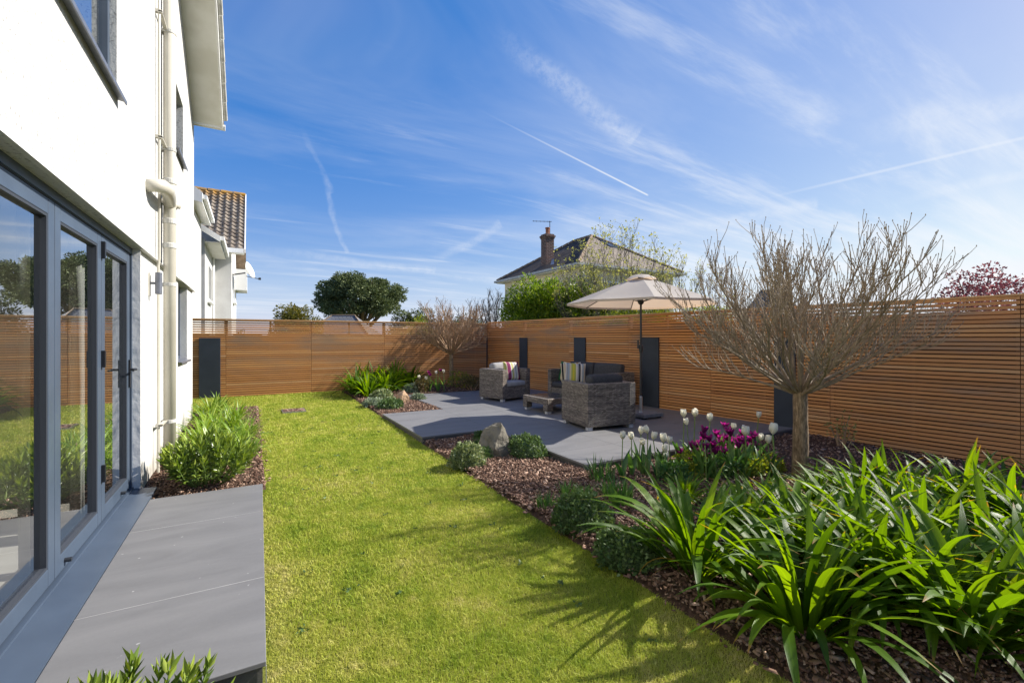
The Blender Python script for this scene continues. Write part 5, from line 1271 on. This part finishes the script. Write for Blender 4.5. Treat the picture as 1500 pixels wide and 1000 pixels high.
# ---- rocks
def rock(name, label, loc, pts, mat, seed, cuts=3):
    import bmesh
    bm = bmesh.new()
    for p in pts: bm.verts.new(p)
    bmesh.ops.convex_hull(bm, input=bm.verts)
    bmesh.ops.triangulate(bm, faces=bm.faces)
    for q in range(cuts): bmesh.ops.subdivide_edges(bm, edges=bm.edges[:], cuts=1, use_grid_fill=True)
    r = random.Random(seed)
    from mathutils import noise as mn
    for v in bm.verts:
        s = max(abs(c) for c in pts[0])+0.2
        v.co += Vector((mn.noise(v.co*9+Vector((seed, 0, 0))), mn.noise(v.co*9+Vector((0, seed, 5))), mn.noise(v.co*9+Vector((3, 0, seed)))))*0.022*s*2 + Vector((r.gauss(0, .002), r.gauss(0, .002), r.gauss(0, .002)))
    me = bpy.data.meshes.new(name); bm.to_mesh(me); bm.free(); me.materials.append(M[mat])
    o = link(name, me); o.location = loc; tag(o, label, 'rock'); return o
g = G(725, 664, -.05)
# axes: u along the picture's right (CT,-ST), w away from the camera (ST,CT)
def rk(a, w, z): return (a*CT + w*ST, -a*ST + w*CT, z)
rock('boulder', 'large pointed grey boulder with a pale ridge between two mounds', (g[0], g[1], zbf(g[0], g[1])),
     [rk(-.20, .02, -.05), rk(-.10, -.16, -.05), rk(.16, -.15, -.05), rk(.22, .0, -.05), rk(.10, .2, -.05), rk(-.16, .18, -.05), rk(-.15, .10, .29), rk(-.02, .16, .36), rk(.07, .12, .385), rk(.09, .02, .36), rk(.21, -.10, .05), rk(-.19, .02, .16), rk(.0, -.17, .12), rk(.17, .10, .16)], 'rock', 2)
g = G(590, 590, -.02)
rock('small_rock', 'small orange sandstone rock in the far bed by the patio step', (g[0], g[1], zbf(g[0], g[1])),
     [rk(-.16, 0, -.04), rk(.16, 0, -.04), rk(0, -.14, -.04), rk(0, .14, -.04), rk(-.12, -.02, .18), rk(.03, .03, .27), rk(.13, -.03, .15), rk(.02, -.10, .17)], 'sandstone', 4)

# ---- trees and shrubs beyond the fences
def tree(name, label, base, crown_c, rad, k, n, leaf, asp, mat, seed, trunk_r, lr=0.3, group=None, low=-0.3, barkmat='trunk', flat=0.8, fork=None):
    rg = np.random.default_rng(seed); rr = random.Random(seed)
    t = thing(name, label, 'tree', base, 0, group)
    c = (crown_c[0]-base[0], crown_c[1]-base[1], crown_c[2]-base[2])
    Pn, D, cen = lumps(rg, c, rad, k, n, lr, 0.8, flat, low)
    V, T = leaf_cloud(Pn, D, leaf, asp, rg, 0.15)
    link('crown', np_mesh(name+'_crown', V, T, M[mat], np.repeat(np.clip(rg.beta(2, 2, n), 0, 1), 4)), t)
    m = MB(); fk = Vector((0, 0, fork if fork is not None else max(0.4, c[2]-rad[2]*0.7)))
    m.tube([(0, 0, -0.5), (0.03, 0.02, fk.z*0.5), tuple(fk)], [trunk_r*1.25, trunk_r, trunk_r*0.85], 10)
    for q in range(min(len(cen), 26)):
        e = Vector(cen[q]); mid = fk.lerp(e, 0.5) + Vector((rr.gauss(0, .08)*rad[0], rr.gauss(0, .08)*rad[0], -0.05*rad[2]))
        m.tube([fk, mid, e], [trunk_r*0.5, trunk_r*0.3, trunk_r*0.1], 6)
    m.build('trunk', M[barkmat], t)
    return t
p = P(529, 470, 38.8); tree('pine_tree', 'big dark domed pine standing alone beyond the far fence', (p[0], p[1], -0.4), (p[0], p[1], 4.35), (3.95, 3.95, 2.65), 190, 46000, 0.19, 0.42, 'pine_leaf', 2, 0.36, 0.19, low=-0.42, fork=2.0)
p = P(437, 470, 25); shrub('olive_shrub', 'olive green and russet shrub above the far fence', (p[0], p[1], 1.65), (1.45, 1.2, 1.72), 60, 11000, 0.11, 0.5, 'olive_leaf', 5, lr=0.28)
p = P(352, 470, 30); shrub('olive_shrub', 'tiny dark tuft of leaves beside the white neighbour house', (p[0], p[1], 0.95), (0.5, 0.5, 1.1), 20, 500, 0.16, 0.4, 'far_leaf', 6)
p = P(614, 470, 44); shrub('hedge_tree', 'far low green tree line right of the pine', (p[0], p[1], 1.7), (3.3, 2.0, 2.35), 80, 12000, 0.18, 0.5, 'far_leaf', 7, lr=0.25)
p = P(612, 470, 22); shrub('lime_shrub', 'lime yellow shrub top showing over the far fence', (p[0], p[1], 1.1), (0.95, 0.7, 1.3), 34, 5000, 0.09, 0.5, 'lime_leaf', 8)
p = P(690, 470, 30); shrub('hedge_tree', 'low bushes under the grey bare trees by the fence corner', (p[0], p[1], 1.2), (2.4, 1.2, 1.6), 60, 7000, 0.14, 0.5, 'far_leaf', 9)
def bare_tree(name, label, u, d, top_v, spread, seed, mat, n=14, thick=1.6, leaf=None):
    p = P(u, 470, d); top = EYE + (495-top_v)/F*d; rr = random.Random(seed)
    t = thing(name, label, 'tree', (p[0], p[1], -0.3)); c = MB(); LP = []; LD = []
    m = MB(); fk = (top+0.3)*0.3; m.tube([(0, 0, -0.3), (0.02, 0.03, fk)], [0.09*thick*0.7, 0.06*thick*0.7], 8); m.build('trunk', M[mat], t)
    for i in range(n):
        az = i*2.399; fr = (i+.5)/n; x = spread*math.sqrt(fr)
        tip = Vector((x*math.cos(az), x*math.sin(az), (top+0.3)*(1 - 0.30*fr*rr.uniform(.6, 1.3)))); b0 = Vector((0, 0, fk*rr.uniform(0.7, 1)))
        L = (tip-b0).length; lp, ld = grow(c, b0, (tip-b0) + Vector((x*math.cos(az)*.4, x*math.sin(az)*.4, -L*.1)), L, 0.028*thick, 0.007*thick, 9, rr, 0.35, 0.07, 5)
        for j in range(16):
            s = rr.uniform(0.25, 1); q, dd = along(lp, ld, s); o = dd.orthogonal().normalized(); a = rr.uniform(0, 6.3); o = o*math.cos(a) + dd.cross(o)*math.sin(a)
            tp, td = grow(c, q, dd + o*rr.uniform(.4, .9) + Vector((0, 0, .25)), rr.uniform(.25, .6)*L*0.32, 0.008*thick, 0.004*thick, 4, rr, 0.4, 0.12, 4)
            for w_ in range(3):
                q2, d2 = along(tp, td, rr.uniform(.3, 1)); e, _ = grow(c, q2, d2 + Vector((rr.gauss(0, .6), rr.gauss(0, .6), rr.gauss(.2, .4))), rr.uniform(.05, .12)*L, 0.004*thick, 0.003*thick, 2, rr, 0.3, 0.1, 3)
                if leaf:
                    for z in range(3): LP.append(tuple(e[-1] + Vector((rr.gauss(0, .02), rr.gauss(0, .02), rr.gauss(0, .02))))); LD.append((rr.gauss(0, 1), rr.gauss(0, 1), rr.gauss(.7, .6)))
    c.build('branch', M[mat], t)
    if leaf:
        rg = np.random.default_rng(seed); V, T = leaf_cloud(np.array(LP), np.array(LD), leaf[1], 0.55, rg); link('foliage', np_mesh(name+'_leaves', V, T, M[leaf[0]], np.repeat(rg.random(len(LP)), 4)), t)
bare_tree('winter_tree', 'taller grey leafless tree near the fence corner', 722, 27, 430, 1.0, 1, 'twig_grey')
bare_tree('winter_tree', 'shorter grey leafless tree left of the taller one', 694, 29, 442, 1.1, 2, 'twig_grey', 12)
p = P(795, 470, 15.8); shrub('laurel_bush', 'dense glossy green bush rising above the fence by the cream house', (p[0], p[1], 1.7), (1.62, 1.2, 1.9), 110, 30000, 0.10, 0.42, 'hedge_leaf', 11, lr=0.28, upward=0.5)
p = P(852, 470, 15.0); shrub('laurel_bush', 'lower glossy bush between the dense bush and the parasol', (p[0], p[1], 1.6), (1.35, 0.9, 1.75), 80, 16000, 0.09, 0.42, 'hedge_leaf', 12, lr=0.28, upward=0.4)
p = P(945, 470, 13.2); shrub('leafy_hedge', 'light green leafy hedge along the fence top below the parasol', (p[0], p[1], 1.35), (1.75, 0.6, 1.15), 90, 13000, 0.065, 0.5, 'lime_leaf', 13, lr=0.26)
p = P(1045, 470, 11.0); shrub('leafy_hedge', 'light green hedge tip between parasol and bare tree', (p[0], p[1], 1.30), (1.0, 0.5, 1.0), 50, 6500, 0.06, 0.5, 'lime_leaf', 14, lr=0.26)
bare_tree('budding_shrub', 'large twiggy shrub with sparse pale spring leaves above the parasol', 905, 14.6, 348, 1.85, 5, 'twig_grey', 34, 0.6, ('spring_leaf', 0.066))
bare_tree('budding_shrub', 'smaller twiggy shrub with sparse leaves right of the parasol top', 992, 13.4, 385, 1.0, 6, 'twig_grey', 18, 0.55, ('spring_leaf', 0.05))
bare_tree('budding_shrub', 'twiggy leafing shrub between the dense bush and the larger twiggy one', 855, 14.8, 388, 1.1, 9, 'twig_grey', 18, 0.55, ('spring_leaf', 0.066))
p = P(1475, 435, 9.6); tree('red_tree', 'red leaved tree over the fence at the right edge', (p[0], p[1], -0.4), (p[0], p[1], 2.05), (1.95, 1.2, 0.95), 90, 5200, 0.062, 0.6, 'red_leaf', 21, 0.07, 0.2, low=-0.5)
# ================================================================== PATIO FURNITURE
def pillow_mesh(name, w, h, t, mat, seed=0, pinch=0.9, n=14, crease=0.0):
    """soft cushion lying in x (width) and z (height), thickness along y"""
    V = []; Fc = []; r = random.Random(seed)
    for side in (1, -1):
        for j in range(n+1):
            for i in range(n+1):
                a, b = i/n*2-1, j/n*2-1
                k = max(0, (1-abs(a)**3.2)*(1-abs(b)**3.2))**0.5
                edge = 1 - 0.06*pinch*(1-abs(a)**2)*(abs(b)**6) ; edge2 = 1 - 0.06*pinch*(1-abs(b)**2)*(abs(a)**6)
                V.append((a*w/2*edge2, side*t/2*k*(1 + 0.06*math.sin(a*5+seed)*math.cos(b*4+seed)), b*h/2*edge))
        o = 0 if side == 1 else (n+1)**2
        for j in range(n):
            for i in range(n):
                q = o + j*(n+1)+i; f = (q, q+1, q+n+2, q+n+1); Fc.append(f if side == -1 else f[::-1])
    me = np_mesh(name, V, Fc, mat, smooth=True); return me
def block_cushion(x0, x1, y0, y1, z0, z1, name, mat, parent, rot=None):
    m = MB(); cx, cy, cz = (x0+x1)/2, (y0+y1)/2, (z0+z1)/2
    n = 12; hx, hy, hz = (x1-x0)/2, (y1-y0)/2, (z1-z0)/2
    # rounded, slightly domed block from a subdivided cube
    import bmesh
    bm = bmesh.new(); bmesh.ops.create_cube(bm, size=2.0); bmesh.ops.subdivide_edges(bm, edges=bm.edges[:], cuts=9, use_grid_fill=True)
    rr = min(hx, hy, hz)*0.55
    for v in bm.verts:
        a = Vector((v.co.x*hx, v.co.y*hy, v.co.z*hz)); inn = Vector((max(-hx+rr, min(hx-rr, a.x)), max(-hy+rr, min(hy-rr, a.y)), max(-hz+rr, min(hz-rr, a.z))))
        d = a - inn; p = inn + (d.normalized()*rr if d.length > 1e-6 else d)
        p.z += 0.012*(1-v.co.x**2)*(1-v.co.y**2)*(1 if v.co.z > 0 else -0.3); p.y += 0.012*(1-v.co.x**2)*(1-v.co.z**2)*v.co.y
        v.co = p
    me = bpy.data.meshes.new(name); bm.to_mesh(me); bm.free(); me.materials.append(mat); me.polygons.foreach_set('use_smooth', [True]*len(me.polygons))
    o = link(name, me, parent); o.location = (cx, cy, cz)
    if rot: o.rotation_euler = rot
    return o
def seat_unit(name, label, loc, rz, W_, D_, H, arm, nseat, seatmat, cat, backh=0.80):
    t = thing(name, label, cat, loc, rz)
    z0 = 0.055
    def part(nm, *b):
        m = MB(); m.box(*b); return m.build(nm, M['rattan'], t, bevel=0.006)
    part('arm', -W_/2, -W_/2+arm, -D_/2, D_/2-0.0, z0, H); part('arm', W_/2-arm, W_/2, -D_/2, D_/2, z0, H)
    part('back', -W_/2+arm+0.001, W_/2-arm-0.001, D_/2-arm-0.02, D_/2-0.003, z0, H)
    part('seat_base', -W_/2+arm+0.001, W_/2-arm-0.001, -D_/2+0.012, D_/2-arm-0.021, z0, 0.30)
    for sx in (-1, 1):
        for sy in (-1, 1):
            m = MB(); cx, cy = sx*(W_/2-0.06), sy*(D_/2-0.06); m.box(cx-0.038, cx+0.038, cy-0.038, cy+0.038, 0.0, z0-0.001); m.build('foot', M['foot'], t, bevel=0.004)
    iw = (W_-2*arm)/nseat
    for i in range(nseat):
        xa = -W_/2+arm+i*iw
        block_cushion(xa+0.006, xa+iw-0.006, -D_/2+0.0, D_/2-arm-0.03, 0.302, 0.42, 'seat_cushion', M[seatmat], t)
        block_cushion(xa+0.012, xa+iw-0.012, D_/2-arm-0.20, D_/2-arm-0.035, 0.40, backh, 'back_cushion', M[seatmat], t, (R(-9), 0, 0))
    return t
A1 = (4.94, 8.95, 0.0, R(14.4))
seat_unit('armchair', 'grey rattan armchair facing us with pale cushions by the far bed', A1[:3], A1[3], 0.85, 0.76, 0.68, 0.13, 1, 'cushion_grey', 'armchair', 0.80)
A2 = (4.72, 5.54, 0.0, R(172))
seat_unit('armchair', 'grey rattan armchair turned away with charcoal back cushion', A2[:3], A2[3], 0.84, 0.80, 0.685, 0.11, 1, 'cushion', 'armchair', 0.80)
SO = (6.12, 7.45, 0.0, R(-84.3))
seat_unit('sofa', 'grey rattan two seat sofa along the fence with charcoal cushions', SO[:3], SO[3], 1.72, 0.80, 0.68, 0.11, 2, 'cushion', 'sofa', 0.84)
def place_local(o, base, x, y, z, rot):
    B_ = Matrix.Translation(base[:3]) @ Matrix.Rotation(base[3], 4, 'Z')
    E = Matrix.Translation((x, y, z)) @ rot
    o.matrix_world = B_ @ E
def eul(x, y, z): return Matrix.Rotation(z, 4, 'Z') @ Matrix.Rotation(x, 4, 'X') @ Matrix.Rotation(y, 4, 'Y')
def scatter(mat, lab, base, x, y, z, rot, seed, w=0.44):
    o = link('scatter_cushion', pillow_mesh('scatter_cushion', w, w*0.98, 0.14, M[mat], seed)); tag(o, lab, 'cushion', 'striped scatter cushions'); place_local(o, base, x, y, z, rot)
scatter('stripe_pink', 'pink and cream striped cushion propped in the far armchair', A1, 0.11, -0.10, 0.62, eul(R(-16), R(3), R(-6)), 1)
scatter('stripe_green', 'green edged dark striped cushion, leftmost on the sofa', SO, -0.60, -0.02, 0.62, eul(R(-18), R(6), R(30)), 2)
scatter('stripe_pale', 'pale striped cushion in the middle of the three on the sofa', SO, -0.44, -0.10, 0.62, eul(R(-18), R(-4), R(46)), 3)
scatter('stripe_yellow', 'grey and yellow striped cushion in front of the others on the sofa', SO, -0.20, -0.20, 0.625, eul(R(-14), R(4), R(58)), 4)
# low table
t = thing('coffee_table', 'low grey rattan table with dark glass top between the armchairs', 'table', (4.93, 7.14, 0), R(3))
w_, d_, h_ = 0.74, 0.78, 0.27
m = MB(); m.box(-w_/2, w_/2, -d_/2, d_/2, 0.16, h_); m.build('top_frame', M['rattan'], t, bevel=0.012)
for sx in (-1, 1):
    for sy in (-1, 1):
        cx, cy = sx*(w_/2-0.066), sy*(d_/2-0.066)
        m = MB(); m.box(cx-0.065, cx+0.065, cy-0.065, cy+0.065, 0.045, 0.159); lg = m.build('leg', M['rattan'], t, bevel=0.008)
        f = MB(); f.box(cx-0.042, cx+0.042, cy-0.042, cy+0.042, 0, 0.044); f.build('foot', M['foot'], lg)
m = MB(); m.box(-w_/2+0.07, w_/2-0.07, -d_/2+0.07, d_/2-0.07, h_+0.001, h_+0.008); m.build('glass_top', M['glass_top'], t)

# parasol
def parasol():
    bx, by = 5.78, 5.66
    t = thing('parasol', 'beige eight ribbed parasol on a dark pole beside the furniture', 'parasol', (bx, by, 0))
    m = MB(); m.box(-0.13, 0.33, -0.20, 0.26, 0.025, 0.085); m.build('base_slab', M['concrete'], t, bevel=0.008)
    f = MB()
    for x in (-0.07, 0.27):
        for y in (-0.14, 0.20): f.box(x-0.03, x+0.03, y-0.03, y+0.03, 0, 0.024)
    f.build('base_foot', M['black'], t)
    m = MB(); m.lathe([(0.034, 0.085), (0.034, 0.10), (0.028, 0.11), (0.028, 0.36), (0.022, 0.37)], 14); m.build('socket', M['steel'], t)
    m = MB(); m.tube([(0, 0, 0.37), (0.0, 0, 1.20)], 0.021, 14); m.tube([(0, 0, 1.20), (0, 0, 2.42)], 0.018, 14); m.build('pole', M['pole'], t)
    m = MB(); m.lathe([(0.026, 1.12), (0.034, 1.14), (0.036, 1.22), (0.028, 1.25)], 14); m.tube([(-0.02, 0, 1.19), (-0.055, 0.01, 1.19)], 0.014, 8); m.box(-0.066, -0.054, -0.01, 0.02, 1.18, 1.33); m.build('crank', M['pole'], t)
    Rr, zr, za = 1.26, 1.955, 2.40
    N = 8; off = R(8)
    V = []; Fc = []; rows = 8; cols = 6
    for k in range(N):
        a0, a1 = off + 2*PI*k/N, off + 2*PI*(k+1)/N; base = len(V)
        for j in range(rows+1):
            s = 0.07 + 0.93*j/rows
            for i in range(cols+1):
                q = i/cols; x = (1-q)*math.cos(a0)+q*math.cos(a1); y = (1-q)*math.sin(a0)+q*math.sin(a1)
                rib = za - (za-zr)*s**1.12
                sag = -0.030*math.sin(PI*q)*s*(1.0) + (0.025*math.sin(PI*q) if j == rows else 0)
                V.append((x*Rr*s, y*Rr*s, rib+sag*0.9))
        for j in range(rows):
            for i in range(cols): q = base+j*(cols+1)+i; Fc.append((q, q+cols+1, q+cols+2, q+1))
        b2 = len(V)                                  # short hanging hem
        for i in range(cols+1):
            p = V[base+rows*(cols+1)+i]; V.append(p); V.append((p[0]*0.995, p[1]*0.995, p[2]-0.035))
        for i in range(cols): q = b2+2*i; Fc.append((q, q+2, q+3, q+1)) if False else Fc.append((q, q+1, q+3, q+2))
    cn = link('canopy', np_mesh('canopy', V, Fc, M['parasol'], smooth=True), t)
    V = []; Fc = []
    for k in range(N):
        a0, a1 = off + 2*PI*k/N, off + 2*PI*(k+1)/N; base = len(V)
        for j, (rr, zz) in enumerate(((0.015, za+0.05), (0.15, za+0.028), (0.27, za-0.045))):
            for i in range(3):
                q = i/2; x = (1-q)*math.cos(a0)+q*math.cos(a1); y = (1-q)*math.sin(a0)+q*math.sin(a1); V.append((x*rr, y*rr, zz + (0.02*math.sin(PI*q) if j == 2 else 0)))
        for j in range(2):
            for i in range(2): q = base+j*3+i; Fc.append((q, q+3, q+4, q+1))
    link('vent', np_mesh('vent', V, Fc, M['parasol'], smooth=True), cn)
    for k in range(N):
        a = off + 2*PI*k/N; c_, s_ = math.cos(a), math.sin(a)
        pts = [(c_*Rr*s, s_*Rr*s, za - (za-zr)*s**1.12 - 0.016) for s in (0.03, 0.3, 0.6, 0.995)]
        m = MB(); m.tube(pts, 0.0085, 6); rb = m.build('rib', M['pole'], t)
        s = 0.5; e = (c_*Rr*s, s_*Rr*s, za - (za-zr)*s**1.12 - 0.02)
        m = MB(); m.tube([(c_*0.05, s_*0.05, 1.985), e], 0.007, 6); m.build('strut', M['pole'], rb)
    m = MB(); m.lathe([(0.022, 1.93), (0.045, 1.95), (0.055, 1.985), (0.045, 2.01), (0.022, 2.02)], 14); m.build('runner', M['pole'], t)
    m = MB(); m.lathe([(0.02, za-0.05), (0.05, za-0.03), (0.05, za), (0.02, za+0.02), (0.012, za+0.055), (0.004, za+0.07)], 12); m.build('finial', M['pole'], t)
parasol()
